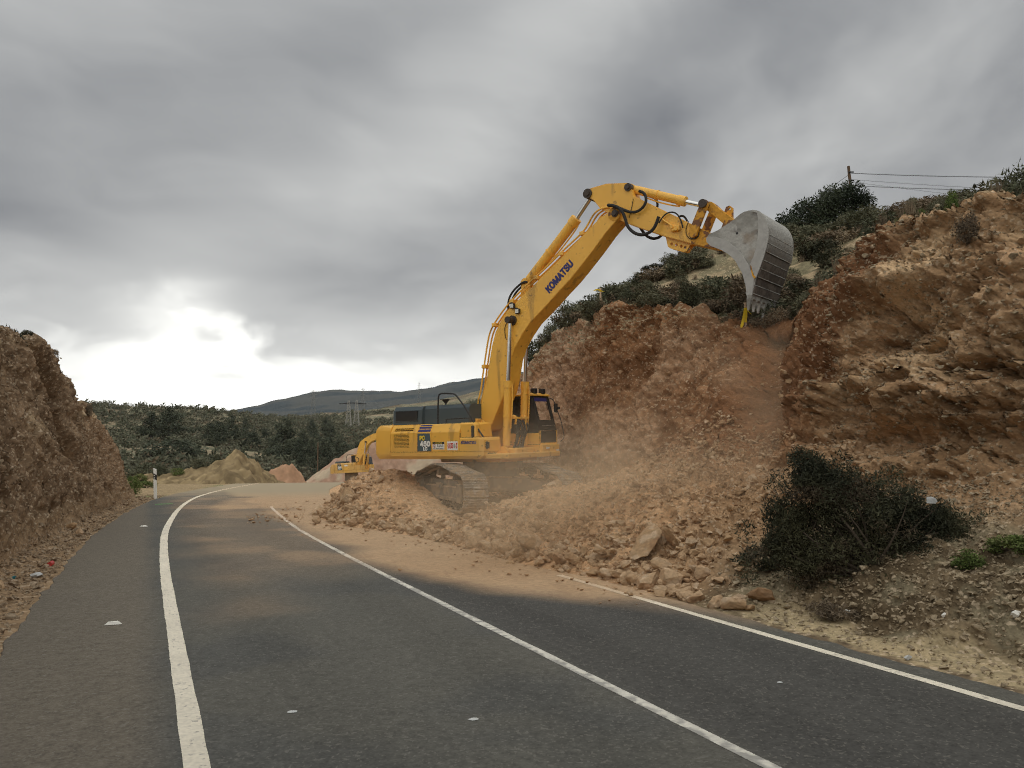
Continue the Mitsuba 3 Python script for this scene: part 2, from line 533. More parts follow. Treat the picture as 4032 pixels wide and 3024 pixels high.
def leaf_mix(a, b, f, dry=None, cut=.64):
    def fn(p, n, uv):
        v = f3(p, f, 2)
        c = mix(c3(*a), c3(*b), smoothstep(.3, .7, v))
        if dry:
            c = mix(c, c3(*dry), smoothstep(cut, cut + .1, f3(p + mi.Vector3f(4, 4, 4), f * 1.7, 2)))
        return c * (.6 + .8 * noise(p.x * f * 9, p.y * f * 9, p.z * f * 9))
    return fn


def cell_mix(p, f):
    return mikit.cell_rand(p.x * f, p.y * f, p.z * f)


P = mikit.proc
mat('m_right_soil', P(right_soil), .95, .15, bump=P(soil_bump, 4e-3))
mat('m_left_soil', P(left_soil), .95, .15, bump=P(soil_bump, 4e-3))
mat('m_mound', P(mound_soil), .95, .1)
mat('m_pink', P(pink_soil), .95, .1)
mat('m_land', P(land), .95, .1)
mat('m_asphalt', P(asphalt), .82, .28, bump=P(lambda p, n, uv: f3(p, 70.0, 2) * .004 + f3(p, 25.0, 2) * .004, 2e-3))
mat('m_line', P(paint_white), .7, .3)
mat('m_line_worn', P(paint_worn), .7, .3)
mat('m_yellow', P(yellow), .42, .5, clearcoat=.25, clearcoat_gloss=.7)
mat('m_rusty', P(rusty_yellow), .65, .4)
mat('m_bucket', P(steel), .55, .5)
mat('m_strip', P(lambda p, n, uv: c3(.39, .38, .355) * (.75 + .35 * f3(p, 9.0, 3))), .55, .5)
mat('m_shell', P(shell_steel), .6, .4)
mat('m_track', P(track_steel), .7, .4)
mat('m_frame', P(frame_steel), .75, .35)
mat('m_hood', (.055, .072, .078), .5, .4)
mat('m_black', (.022, .021, .020), .55, .4)
mat('m_rubber', (.028, .026, .024), .75, .3)
mat('m_chrome', (.75, .74, .72), .18, .5, metallic=1.0)
mat('m_grease', (.045, .030, .020), .5, .5)
mat('m_blue', (.032, .030, .135), .5, .4)
mat('m_teal', (.066, .095, .105), .5, .4)
mat('m_white', (.74, .72, .66), .6, .4)
mat('m_decal_yellow', (.72, .50, .03), .5, .4)
mat('m_red', (.48, .045, .04), .5, .4)
mat('m_dark_glass', (.012, .013, .014), .12, .6)
mat('m_lens', (.62, .60, .52), .15, .6)
mat('m_rock', P(rock), .9, .2, bump=P(lambda p, n, uv: f3(p, 22.0, 3) * .03, 3e-3))
mat('m_wood', P(lambda p, n, uv: c3(.13, .085, .055) * (.6 + .8 * fbm(p.x * 30, p.y * 30, p.z * 3, 3))), .9, .1)
mat('m_lattice', (.36, .34, .30), .6, .3)
mat('m_blue_litter', (.03, .16, .19), .6, .3)
mat('m_pine', P(leaf_mix((.052, .063, .042), (.098, .107, .070), .5)), .8, .2)
mat('m_scrub', P(leaf_mix((.084, .091, .058), (.138, .132, .090), .35, (.15, .115, .075))), .85, .15)
mat('m_carob', P(leaf_mix((.022, .032, .017), (.050, .062, .032), 1.2)), .6, .3)
mat('m_bush', P(leaf_mix((.027, .030, .016), (.066, .064, .033), 1.6, (.085, .066, .042), .64)), .7, .25)
mat('m_shrub', P(leaf_mix((.078, .084, .050), (.150, .145, .092), 1.0, (.17, .13, .085))), .8, .2)
mat('m_grass', P(leaf_mix((.075, .115, .028), (.15, .17, .06), 1.5, (.30, .25, .13))), .8, .2)
mat('m_dry', P(leaf_mix((.13, .10, .07), (.24, .185, .125), 2.0)), .85, .15)
mat('m_twig', (.085, .068, .052), .9, .1)
mat('m_orange', (.60, .30, .02), .6, .3)
mat('m_green_paint', (.10, .36, .07), .7, .3)
mat('m_pebble', P(lambda p, n, uv: mix(c3(.25, .19, .12), c3(.37, .30, .205), cell_mix(p, 14.0)) * (.7 + .5 * cell_mix(p, 31.0))), .9, .2)
mat('m_pebble_left', P(lambda p, n, uv: mix(c3(.24, .165, .105), c3(.38, .30, .21), cell_mix(p, 12.0)) * (.65 + .5 * cell_mix(p, 29.0))), .9, .2)
mat('m_clod', P(lambda p, n, uv: mix(c3(.33, .19, .10), c3(.46, .31, .19), cell_mix(p, 6.0))), .95, .1)
mat('m_peg', (.55, .40, .28), .8, .2)
mat('m_tape', (.72, .50, .02), .5, .4)
mat('m_lattice_far', (.22, .21, .19), .7, .3)
mat('m_bag', (.48, .49, .48), .35, .5)
mat('m_char', P(lambda p, n, uv: c3(.04, .034, .03) * (.6 + .8 * fbm(p.x * 20, p.y * 20, p.z * 20, 2))), .85, .2)
# ---------------------------------------------------------------- terrain
def stations(table, s):
    """table: rows (s, (t, z), ...); the control points of the profile at every s."""
    S = [r[0] for r in table]
    Pts = np.array([r[1:] for r in table], float)
    return PchipInterpolator(S, Pts, axis=0)(s)          # (ns, k, 2)


def profiles(ctrl, counts):
    k = ctrl.shape[1]
    j = np.concatenate([np.linspace(i, i + 1, c, endpoint=False) for i, c in enumerate(counts)] + [[k - 1]])
    soft = PchipInterpolator(np.arange(k), ctrl, axis=1)(j)
    return soft, j


RIGHT = [  # s, then (t, z): under the road, asphalt edge, verge, low slope, foot of the cliff, mid cliff, brow
    (-10, (6.4, -.08), (6.86, -.012), (7.4, .03), (8.2, .70), (10.2, 1.7), (10.6, 3.6), (11.2, 5.6)),
    (2.0, (6.4, -.08), (6.86, -.012), (7.45, .05), (8.2, .65), (10.2, 1.75), (10.55, 3.7), (11.1, 5.55)),
    (7.5, (6.4, -.08), (6.86, -.012), (7.45, .06), (8.1, .62), (10.0, 1.75), (10.35, 3.8), (11.0, 5.7)),
    (9.2, (6.4, -.08), (6.84, -.012), (7.35, .10), (8.3, .70), (10.0, 1.75), (10.45, 3.85), (11.2, 5.9)),
    (10.5, (6.4, -.08), (6.85, 0), (7.3, .15), (8.5, .85), (10.1, 1.85), (10.7, 3.9), (11.5, 6.0)),
    (11.6, (6.4, -.08), (6.9, 0), (7.3, .25), (8.7, 1.1), (10.3, 2.0), (11.1, 4.0), (12.25, 5.85)),
    (13.0, (6.3, -.08), (6.6, 0), (7.2, .30), (8.7, 1.15), (10.7, 2.35), (12.0, 4.0), (13.05, 5.75)),
    (14.0, (6.25, -.08), (6.5, 0), (7.1, .31), (8.65, 1.18), (11.0, 2.35), (12.4, 3.9), (13.35, 5.4)),
    (15.0, (6.2, -.08), (6.45, 0), (7.0, .32), (8.6, 1.2), (11.1, 2.3), (12.5, 3.9), (13.7, 5.25)),
    (17.0, (6.1, -.08), (6.4, 0), (6.9, .32), (8.2, 1.15), (11.4, 1.7), (12.9, 3.8), (14.1, 5.5)),
    (19.0, (6.0, -.08), (6.3, 0), (7.4, .34), (8.9, .98), (11.8, 1.0), (12.9, 3.9), (13.8, 6.0)),
    (20.4, (5.7, -.08), (6.1, 0), (6.8, .16), (8.0, .24), (11.9, .7), (12.85, 3.85), (13.65, 6.4)),
    (22.0, (5.4, -.08), (5.8, 0), (6.5, .22), (7.4, .42), (12.0, .45), (12.8, 3.8), (13.5, 6.7)),
    (24.3, (4.7, -.08), (5.1, 0), (6.0, .42), (7.3, .92), (12.3, .5), (13.2, 3.8), (14.0, 6.8)),
    (26.6, (4.8, -.08), (5.2, 0), (6.1, .7), (7.4, 1.45), (12.6, .55), (13.5, 3.8), (14.3, 6.85)),
    (28.8, (5.2, -.08), (5.6, 0), (6.2, .65), (7.1, 1.38), (13.0, .55), (13.8, 3.8), (14.6, 6.9)),
    (31.5, (6.0, -.08), (6.4, 0), (7.2, .2), (8.6, .45), (13.8, .5), (14.7, 3.7), (15.6, 6.85)),
    (38.0, (7.7, -.08), (8.1, 0), (8.8, .05), (10.0, .15), (15.8, .4), (16.8, 3.6), (18.0, 6.7)),
    (48.0, (9.2, -.1), (9.8, -.02), (10.8, 0), (12.5, .1), (19.0, .3), (20.4, 3.6), (22.0, 6.9)),
    (62.0, (13.3, -.1), (13.8, -.03), (15.0, 0), (17, .05), (25.0, .3), (26.5, 3.4), (28.0, 6.4)),
    (76.0, (18.2, -1.0), (18.6, -.95), (19.8, -.9), (21.5, -.9), (31.0, -.6), (32.5, 1.4), (34.0, 3.4)),
]
HILL = [(8, 38, 11.6), (6, 36, 9.7), (4.55, 33, 8.3), (11.2, 40, 12.8), (14.1, 42, 12.7), (16, 42, 13.0), (16.1, 36, 12.1), (14.1, 28, 10.4), (10, 16, 6.95),
        (20, 52, 15), (10, 52, 13), (1, 60, 9.6), (.3, 70, 9.8), (9, 70, 12), (25, 40, 15), (22, 20, 9.0), (30, 10, 9), (20, 4, 7.5), (15, 0, 6.6), (14.5, 10.5, 6.7), (12.6, 21.5, 6.9), (10.5, 27, 7.6), (9, 30.5, 8.3), (26, 60, 16), (40, 30, 14), (40, 0, 9), (15, 24.5, 8.6), (40, 70, 17)]
for row in RIGHT:
    w = world(np.array(row[0]), np.array(row[7][0]), np.array(row[7][1]))
    HILL.append(tuple(w))
HILL = np.array(HILL)
hill_z = RBFInterpolator(HILL[:, :2], HILL[:, 2], kernel='linear', smoothing=.4)


def build_right():
    s = np.concatenate([np.arange(-10, 3, .16), np.arange(3, 14, .045), np.arange(14, 24, .065), np.arange(24, 34, .10), np.arange(34, 48, .22), np.arange(48, 76, .5)])
    ctrl = stations(RIGHT, s)
    prof, j = profiles(ctrl, [3, 14, 26, 52, 54, 54])
    back = np.array([.1, .25, .45, .7, 1.0, 1.3, 1.7, 2.1, 2.6, 3.1, 3.7, 4.3, 5, 5.8, 6.6, 7.5, 8.5, 9.6, 10.8, 12, 13.5, 15, 17, 19, 21.5, 24, 27, 30])
    back = np.concatenate([np.linspace(a, b, 3, endpoint=False) for a, b in zip(back[:-1], back[1:])] + [back[-1:]])
    tb = prof[:, -1:, 0] + back[None]
    t = np.concatenate([prof[..., 0], tb], 1)
    S = np.broadcast_to(s[:, None], t.shape)
    zb = hill_z(world(S[:, -len(back):], tb, 0 * tb)[..., :2].reshape(-1, 2)).reshape(tb.shape)
    k = ss(0, 2.5, back)[None]
    zb = prof[:, -1:, 1] * (1 - k) + zb * k
    z = np.concatenate([prof[..., 1], zb], 1)
    g = world(S, t, z)
    J = np.concatenate([j, 6 + back])[None] + 0 * S
    n = grid_normals(g)
    if n[..., 2].mean() < 0:
        n = -n
    cliff = ss(3.75, 4.15, J) * (1 - ss(5.8, 6.6, J))
    loose = ss(1.2, 2.2, J) * (1 - cliff)
    near = 1 - ss(-.9, .9, S - (10.2 + 1.4 * (1 - ss(2.6, 5.4, z))))
    far = ss(24, 34, S)
    p = g.reshape(-1, 3)
    w = lambda a: a.reshape(t.shape)
    big = w(nz(p * [1, 1, 1.3], .42, 3, 1)) * 1.5
    q = p + np.stack([nz(p, .9, 2, 31), nz(p, .9, 2, 32), nz(p, .9, 2, 33)], -1) * .8
    lump = w(ridged(q * [1, 1, 1.5], .75, 4, 4)) * .62
    strata = w(nz(np.stack([p[:, 0] * .28, p[:, 1] * .28, q[:, 2] * 1.9], -1), 1, 3, 8)) * 1.0
    chunk = w(nz(q, 2.6, 3, 13)) * .42
    crumb = w(nz(p, 7.5, 3, 17)) * .17
    cave = w(np.clip((meshkit.fbm(q * [.75, .75, 1.35], 3, 40) - .58) / .16, 0, 1))
    cave2 = w(np.clip((meshkit.fbm(q * [2.0, 2.0, 3.0], 2, 44) - .62) / .14, 0, 1))
    top = ss(4.35, 5.1, z)
    cave3 = w(np.clip((meshkit.fbm(q * [4.2, 4.2, 6.5], 2, 46) - .60) / .12, 0, 1))
    q2 = p + np.stack([nz(p, 1.7, 3, 231), nz(p, 1.7, 3, 232), nz(p, 1.7, 3, 233)], -1) * .35
    r1, e1 = worley(q2, .62, 1, 1.5)
    r2, e2 = worley(q2, .24, 2, 1.4)
    r3, e3 = worley(q2, .10, 3, 1.2)
    block = w((r1 - .5) * .24 - .11 * np.exp(-e1 / .09))
    stone = w((r2 - .5) * .11 - .05 * np.exp(-e2 / .12))
    bit = w((r3 - .5) * .060 - .03 * np.exp(-e3 / .15))
    st = z * 1.5 + 3.0 * w(meshkit.fbm(p * [.35, .35, .25], 3, 240))
    ledge = (np.floor(st) % 3 - 1) * .16 + .30 * ss(.0, .25, st % 1) * (st % 1 < .3) * 0 + .14 * ss(.75, 1.0, st % 1)
    d_cliff = near * (big * .24 * (1 - .6 * top) + (lump * .16 + strata * .22 + ledge * .8 + block * 1.1 - .42 * cave - .26 * cave2) * (1 - .75 * top) + stone + bit - .12 * cave3)
    d_cliff = d_cliff + (1 - near) * (big * .60 + lump * .22 + strata * .10 + block * .50 + stone * .75 + bit * .9 - .10 * cave2)
    d_cliff = d_cliff + chunk * .30 + crumb * .55
    rills = w(ridged(np.stack([p[:, 0], p[:, 1], p[:, 2] * .25], -1), 1.1, 3, 60))
    d_cliff = d_cliff + (1 - near) * rills * .32
    heap = w(nz(p, 1.1, 3, 51)) * .42 + w(nz(p, 4.0, 3, 52)) * .24 + w(ridged(p, 3.2, 3, 54)) * .13 * ss(1.6, 2.6, J) + crumb * .5 + (stone * .8 + bit) * ss(1.3, 2.4, J)
    d_loose = np.where(S < 10.3, .6, 1.0) * heap * ss(1.0, 2.6, J)
    d_back = w(nz(p, .5, 4, 70)) * .7 * ss(6.0, 8.0, J)
    # the pale overhang below the brow near the corner, with the hollow under it
    over = np.exp(-((S - 9.6) / 1.3) ** 2 - ((z - 4.75) / .28) ** 2) * .34 - np.exp(-((S - 9.35) / .9) ** 2 - ((z - 4.1) / .36) ** 2) * .85
    over = over - np.exp(-((S - 9.2) / 1.5) ** 2 - ((z - 2.35) / .24) ** 2) * .7 - np.exp(-((S - 6.8) / .8) ** 2 - ((z - 2.15) / .35) ** 2) * .7
    over = over - np.exp(-((S - 7.7) / .8) ** 2 - ((z - 3.2) / .14) ** 2) * .45 - np.exp(-((S - 10.3) / .35) ** 2 - ((z - 3.0) / .35) ** 2) * .4
    gully = -np.exp(-((S - 12.6 - .96 * (t - 10.8)) / .65) ** 2) * ss(1.7, 2.8, z) * (1 - ss(5.9, 6.5, J)) * .75
    d = cliff * d_cliff + loose * d_loose * (1 - ss(6, 7, J)) + d_back + cliff * (over + gully)
    d = d + (ss(5.0, 5.9, J) * (1 - ss(6.0, 7.2, J))) * (w(nz(p, 1.6, 3, 77)) * .5 + w(nz(p, 6.0, 3, 78)) * .25 + w(ridged(p, 2.6, 2, 79)) * .2)
    # where the machine stands the earth is trodden flat
    flat = np.exp(-(((g[..., 0] + .58) ** 2 + (g[..., 1] - 24.7) ** 2) / 11.0) ** 2)
    d = d * (1 - .8 * flat)
    hn = n.copy()
    m = g + hn * d[..., None]
    edge = ss(.0, 1.0, J)
    m[..., 2] = np.where(J < 1.0, z, m[..., 2])
    return m, S, t, J, near


RM, RS, RT, RJ, RNEAR = build_right()
V = RM.reshape(-1, 3)
scene_f = up_faces(V, grid_faces(*RM.shape[:2]))
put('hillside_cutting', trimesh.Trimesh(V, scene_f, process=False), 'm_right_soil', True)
tell('hillside_cutting', 'dug reddish cutting and pale cliff on the right of the road, with the scrub hill above', 'cutting', kind='structure')
RNRM = np.abs(0) + grid_normals(RM)
if RNRM[..., 2].mean() < 0:
    RNRM = -RNRM

LEFT = [  # s, then (t - off, z): under the road, asphalt edge, gravel, toe of the bank, low bank, mid bank, brow, behind
    (-10, (-1.0, -.08), (-1.33, -.012), (-1.7, -.02), (-2.2, .05), (-2.5, 1.2), (-2.8, 2.8), (-3.2, 4.4), (-5.5, 4.9)),
    (9, (-1.0, -.08), (-1.33, -.012), (-1.75, -.02), (-2.3, .06), (-2.55, 1.3), (-2.85, 2.9), (-3.3, 4.4), (-5.6, 4.8)),
    (16, (-1.0, -.08), (-1.31, -.012), (-1.7, -.02), (-2.2, .06), (-2.5, 1.4), (-2.8, 3.0), (-3.25, 4.6), (-5.6, 5.0)),
    (21, (-1.0, -.08), (-1.31, -.012), (-1.65, -.02), (-2.1, .08), (-2.4, 1.5), (-2.75, 3.2), (-3.15, 4.85), (-5.6, 5.2)),
    (26, (-1.0, -.08), (-1.32, -.012), (-1.6, -.02), (-1.95, .1), (-2.25, 1.6), (-2.6, 3.3), (-3.0, 5.05), (-5.2, 5.2)),
    (30, (-1.0, -.08), (-1.32, -.012), (-1.6, -.02), (-1.95, .1), (-2.2, 1.5), (-2.6, 3.0), (-3.1, 4.5), (-5.2, 4.7)),
    (35, (-1.0, -.08), (-1.32, -.012), (-1.6, -.02), (-1.9, .1), (-2.15, 1.3), (-2.5, 2.5), (-3.0, 3.75), (-5.0, 3.9)),
    (39, (-1.0, -.08), (-1.32, -.012), (-1.6, -.02), (-1.9, .1), (-2.15, .9), (-2.45, 1.9), (-2.9, 2.8), (-5.0, 3.4)),
    (42, (-1.0, -.08), (-1.32, -.012), (-1.65, -.02), (-2.0, .05), (-2.4, .35), (-3.0, .65), (-3.7, .9), (-6.0, 1.6)),
    (44.5, (-1.0, -.08), (-1.32, -.012), (-1.7, -.02), (-2.4, -.02), (-3.4, .02), (-4.8, .05), (-6.2, .10), (-9, .3)),
    (50, (-1.0, -.08), (-1.32, -.012), (-1.8, -.02), (-3.0, -.02), (-5, .02), (-7.5, .05), (-10, .15), (-14, .3)),
    (62, (-1.0, -.10), (-1.32, -.03), (-1.8, -.03), (-3.2, -.03), (-6, .0), (-9, .0), (-13, .1), (-18, .1)),
    (74, (-1.0, -.80), (-1.32, -.75), (-1.8, -.75), (-3.2, -.7), (-6, -.5), (-9, -.5), (-13, -.5), (-18, -.6)),
]


def build_left():
    s = np.concatenate([np.arange(-10, 5, .2), np.arange(5, 24, .075), np.arange(24, 46, .10), np.arange(46, 74.1, .35)])
    ctrl = stations(LEFT, s)
    prof, j = profiles(ctrl, [3, 10, 16, 34, 40, 40, 24])
    tail = np.array([.5, 1.2, 2.2, 3.5, 5, 7, 9.5, 12, 15])
    t = np.concatenate([prof[..., 0], prof[:, -1:, 0] - tail[None]], 1)
    zt = prof[:, -1:, 1] + (0.02 * tail)[None] * np.where(s < 40, 1, -1)[:, None]
    z = np.concatenate([prof[..., 1], zt], 1)
    S = np.broadcast_to(s[:, None], t.shape)
    t = t + off(S)
    J = np.concatenate([j, 7 + tail])[None] + 0 * S
    g = world(S, t, z)
    n = grid_normals(g)
    if n[..., 2].mean() < 0:
        n = -n
    p = g.reshape(-1, 3)
    w = lambda a: a.reshape(t.shape)
    bank = ss(2.8, 3.4, J) * (1 - ss(44, 45.5, S))
    q = p + np.stack([nz(p, .9, 2, 131), nz(p, .9, 2, 132), nz(p, .9, 2, 133)], -1) * .6
    d = w(nz(p, .45, 3, 101)) * .8 + w(ridged(q * [1, 1, 1.2], .9, 3, 104)) * .26 + w(nz(q, 2.8, 3, 113)) * .34 + w(nz(p, 8, 3, 117)) * .17
    q2 = p + np.stack([nz(p, 1.7, 3, 331), nz(p, 1.7, 3, 332), nz(p, 1.7, 3, 333)], -1) * .35
    r1, e1 = worley(q2, .60, 11, 1.3)
    r2, e2 = worley(q2, .22, 12, 1.2)
    r3, e3 = worley(q2, .10, 13, 1.1)
    d = w(nz(p, .45, 3, 101)) * .7 + w(ridged(q * [1, 1, 1.2], .9, 3, 104)) * .10 + w((r1 - .5) * .06 - .03 * np.exp(-e1 / .10) + (r2 - .5) * .05 - .02 * np.exp(-e2 / .12) + (r3 - .5) * .05 - .022 * np.exp(-e3 / .15)) + w(nz(q, 2.8, 3, 113)) * .22 + w(nz(p, 8, 3, 117)) * .10
    cave = w(np.clip((meshkit.fbm(q * [1.6, 1.6, 1.4], 2, 144) - .62) / .14, 0, 1)) * .25
    # an erosion gully down the bank, and a blocky crust at its top
    gl = np.exp(-((S - 24.3 - 1.45 * (4.3 - z)) / .6) ** 2) * ss(1.3, 2.4, z) * .85
    d = bank * (d - cave - gl) * ss(2.9, 3.8, J) + (1 - bank) * (w(nz(p, 1.2, 4, 150)) * .16 + w(nz(p, 6, 2, 151)) * .05) * ss(1.1, 2.0, J)
    m = g + n * d[..., None]
    m[..., 2] = np.where(J < 1.0, z, m[..., 2])
    m[..., 2] += road_z(S) * 0
    return m, S, t, J


LM, LS, LT, LJ = build_left()
LV = LM.reshape(-1, 3)
put('road_bank', trimesh.Trimesh(LV, up_faces(LV, grid_faces(*LM.shape[:2])), process=False), 'm_left_soil', True)
tell('road_bank', 'steep brown earth bank on the left of the road, ending in a sandy flat', 'bank', kind='structure')
LNRM = grid_normals(LM)
if LNRM[..., 2].mean() < 0:
    LNRM = -LNRM


def heap_mesh(x0, x1, y0, y1, step, fn, seed, rough):
    x, y = np.meshgrid(np.arange(x0, x1 + step, step), np.arange(y0, y1 + step, step), indexing='ij')
    z = fn(x, y)
    p = np.stack([x, y, z], -1)
    gy, gx = np.gradient(z, step)[1], np.gradient(z, step)[0]
    steep = np.clip(np.hypot(gx, gy), 0, 1.4)
    z = z + rough * (.3 + steep) * (meshkit.fbm(np.stack([x * 1.7, y * 1.1, z * .5], -1).reshape(-1, 3), 4, seed) - .5).reshape(z.shape)
    v = np.stack([x, y, z], -1).reshape(-1, 3)
    return trimesh.Trimesh(v, up_faces(v, grid_faces(*x.shape)), process=False)


def mound_one(x, y):
    ridge = np.interp(x, [-36, -33, -31.5, -29.4, -27.6, -26.4, -25.2, -24.3, -23.6, -22.6, -21.4, -20.4, -19.6], [-.3, .0, .3, .55, .95, 1.2, 1.75, 2.3, 2.4, 1.5, .1, -.9, -1.3])
    w = np.where(y < 72, (72 - y) / 6.0, (y - 72) / 9.0)
    return -1.2 + (ridge + 1.2) * np.clip(1 - w, 0, 1) ** .9


def mound_two(x, y):
    ridge = np.interp(x, [-26.5, -25.2, -24.0, -23.0, -22.5, -21.9, -20.8, -20.0], [-1.5, .3, .75, 1.3, 1.0, .1, -1.6, -2.2])
    w = np.where(y < 84, (84 - y) / 3.5, (y - 84) / 9.0)
    return -2.2 + (ridge + 2.2) * np.clip(1 - w, 0, 1)


put('spoil_mound', heap_mesh(-36, -19.4, 65, 80, .22, mound_one, 5, 1.8), 'm_mound', True)
tell('spoil_mound', 'yellowish pointed mound of dug earth on the left of the bend', 'mound', kind='structure')
put('spoil_mound_001', heap_mesh(-26.5, -20, 80.4, 92, .2, mound_two, 6, 1.4), 'm_mound', True)
tell('spoil_mound_001', 'small reddish mound behind the yellowish one at the bend', 'mound', kind='structure')


def pink_cut(x, y):
    top = np.interp(x, [-30, -27.4, -24.6, -22.3, -20.4, -18.6, -13, -3, 8], [-2.4, -1.5, .6, 2.4, 3.2, 3.7, 4.8, 5.2, 6])
    k = np.clip((y - 103.5) / 5.5, 0, 1)
    return -2.4 + (top + 2.4) * k ** .8 - np.clip(y - 112, 0, 99) * .12


put('far_cutting', heap_mesh(-30, 8, 101, 122, .3, pink_cut, 9, .8), 'm_pink', True)
tell('far_cutting', 'pinkish cut earth slope behind the smaller excavator', 'cutting', kind='structure')

# the land: one sheet from under the road to the horizon
CTRL = []


def cp_(px, py, Y):
    """Heights along a line of sight, in metres: (x, y, z)."""
    CTRL.append(((px - 1106) / 1770 * Y, Y, 2 + (985 - py) / 1770 * Y))


for a in np.radians(np.arange(-180, 180, 20)):
    for r, z in ((3, -.7), (20, -.7), (45, -.8)):
        CTRL.append((r * math.sin(a), r * math.cos(a), z))
    if abs(a) > math.radians(50):
        for r, z in ((120, 0), (300, 4), (700, 20), (1500, 70), (2600, 90)):
            CTRL.append((r * math.sin(a), r * math.cos(a), z))
for px in (-300, 0, 200, 400, 600, 700):
    cp_(px, 985 + 3.0 / 70 * 1770, 70)
    cp_(px, 1064 if px < 500 else 1066, 95)
for px, py in ((-400, 1010), (0, 1012), (200, 1010), (280, 1014), (400, 1012), (550, 1032), (640, 1040), (760, 1040), (900, 1035), (1100, 1020)):
    cp_(px, py, 125)
for px, py in ((-400, 975), (0, 970), (250, 968), (350, 958), (450, 962), (550, 975), (640, 985), (760, 985), (900, 985), (1050, 975)):
    cp_(px, py, 190)
for px, py in ((-400, 905), (0, 900), (250, 903), (400, 910), (480, 920), (560, 932), (640, 945), (760, 945), (900, 940), (1050, 925)):
    cp_(px, py, 270)
for px, py in ((-400, 878), (0, 876), (205, 879), (330, 881), (430, 883), (480, 889), (520, 897), (560, 911), (640, 920), (760, 922), (900, 910), (1050, 895)):
    cp_(px, py, 350)
for px, py in ((-400, 900), (205, 896), (430, 897), (520, 905), (640, 911), (700, 906), (760, 903), (850, 898), (950, 888), (1050, 868), (1150, 850)):
    cp_(px, py, 480)
for px, py in ((-400, 930), (205, 930), (430, 920), (520, 912), (640, 906), (700, 898), (760, 891), (850, 883), (950, 866), (1050, 846), (1150, 835)):
    cp_(px, py, 680)
for px, py in ((205, 935), (430, 915), (520, 908), (640, 905), (760, 900), (950, 890), (1050, 880)):
    cp_(px, py, 1000)
for px, py in ((-400, 900), (0, 920), (205, 905), (430, 898), (505, 895), (560, 878), (620, 862), (660, 855), (715, 846), (735, 846), (770, 850), (820, 849), (850, 850), (880, 847), (930, 842), (975, 827), (1000, 824), (1035, 820), (1100, 800), (1300, 800), (1900, 850)):
    cp_(px, py, 1750)
for px in (-400, 0, 205, 430, 560, 715, 850, 1000, 1300, 1900):
    cp_(px, 915, 2600)
CTRL = np.array(CTRL)


def polar(x, y):
    r = np.maximum(np.hypot(x, y), 1)
    a = np.arctan2(x, y)
    return np.stack([np.sin(a) * 3.0, np.cos(a) * 3.0, np.log(r)], -1), r


_q, _r = polar(CTRL[:, 0], CTRL[:, 1])
land_rel = RBFInterpolator(_q, CTRL[:, 2] / _r, kernel='linear', smoothing=1e-4, neighbors=40)


def land_z(x, y):
    q, r = polar(np.asarray(x, float), np.asarray(y, float))
    z = land_rel(q.reshape(-1, 3)).reshape(r.shape) * r
    amp = np.interp(r, [60, 130, 350, 1000, 2600], [0, .5, 2.2, 20, 34])
    f = np.interp(r, [0, 400, 1200], [.03, .02, .006])
    p = np.stack([x * .022, y * .022, 0 * r], -1).reshape(-1, 3)
    p2 = np.stack([x * .0045, y * .0045, 0 * r], -1).reshape(-1, 3)
    n = (meshkit.fbm(p, 4, 3) - .5).reshape(r.shape)
    n2 = ridged(p2, 1.0, 4, 9).reshape(r.shape)
    return z + amp * np.where(r < 800, n, n * .35 + n2 * .35)


def build_land():
    az = np.radians(np.concatenate([np.arange(-180, -36, 3.0), np.arange(-36, 4, .16), np.arange(4, 180, 3.0), [180]]))
    r = np.concatenate([[2], np.geomspace(20, 100, 14), np.geomspace(104, 2600, 190)])
    A, R = np.meshgrid(az, r, indexing='ij')
    x, y = R * np.sin(A), R * np.cos(A)
    z = land_z(x, y)
    v = np.stack([x, y, z], -1).reshape(-1, 3)
    return trimesh.Trimesh(v, up_faces(v, grid_faces(*x.shape)), process=False)


put('land', build_land(), 'm_land', True)
tell('land', 'dry scrub valley with low hills and a dark mountain ridge behind it', 'land', kind='structure')
# ---------------------------------------------------------------- road
def strip(t0, t1, z, s0, s1, ds, ncross=2, jag=0.0, seed=0):
    s = np.arange(s0, s1 + ds, ds)
    k = np.linspace(0, 1, ncross)
    a = t0 + off(s) + (jag * (meshkit.fbm(np.stack([s * 3, s * 0, s * 0 + seed], -1), 3, seed) - .5) if jag else 0)
    b = t1 + off(s) + (jag * (meshkit.fbm(np.stack([s * 3, s * 0 + 5, s * 0 + seed], -1), 3, seed + 4) - .5) if jag else 0)
    t = a[:, None] * (1 - k) + b[:, None] * k
    S = np.broadcast_to(s[:, None], t.shape)
    v = world(S, t, road_z(S) + z).reshape(-1, 3)
    return trimesh.Trimesh(v, up_faces(v, grid_faces(len(s), ncross)), process=False)


def slab(t0, t1, s0, s1):
    """The asphalt with the worn drop at its edges."""
    s = np.arange(s0, s1, .08)
    a = t0 + off(s) + .16 * (meshkit.fbm(np.stack([s * 2.2, s * 0, s * 0], -1), 4, 2) - .5)
    b = t1 + off(s) + .16 * (meshkit.fbm(np.stack([s * 2.2, s * 0 + 7, s * 0], -1), 4, 3) - .5)
    k = np.linspace(0, 1, 12)
    t = a[:, None] * (1 - k) + b[:, None] * k
    t = np.concatenate([a[:, None] - .05, t, b[:, None] + .05], 1)
    S = np.broadcast_to(s[:, None], t.shape)
    z = road_z(S) + 0.0
    z[:, 0] -= .06
    z[:, -1] -= .06
    v = world(S, t, z).reshape(-1, 3)
    return trimesh.Trimesh(v, up_faces(v, grid_faces(*t.shape)), process=False)


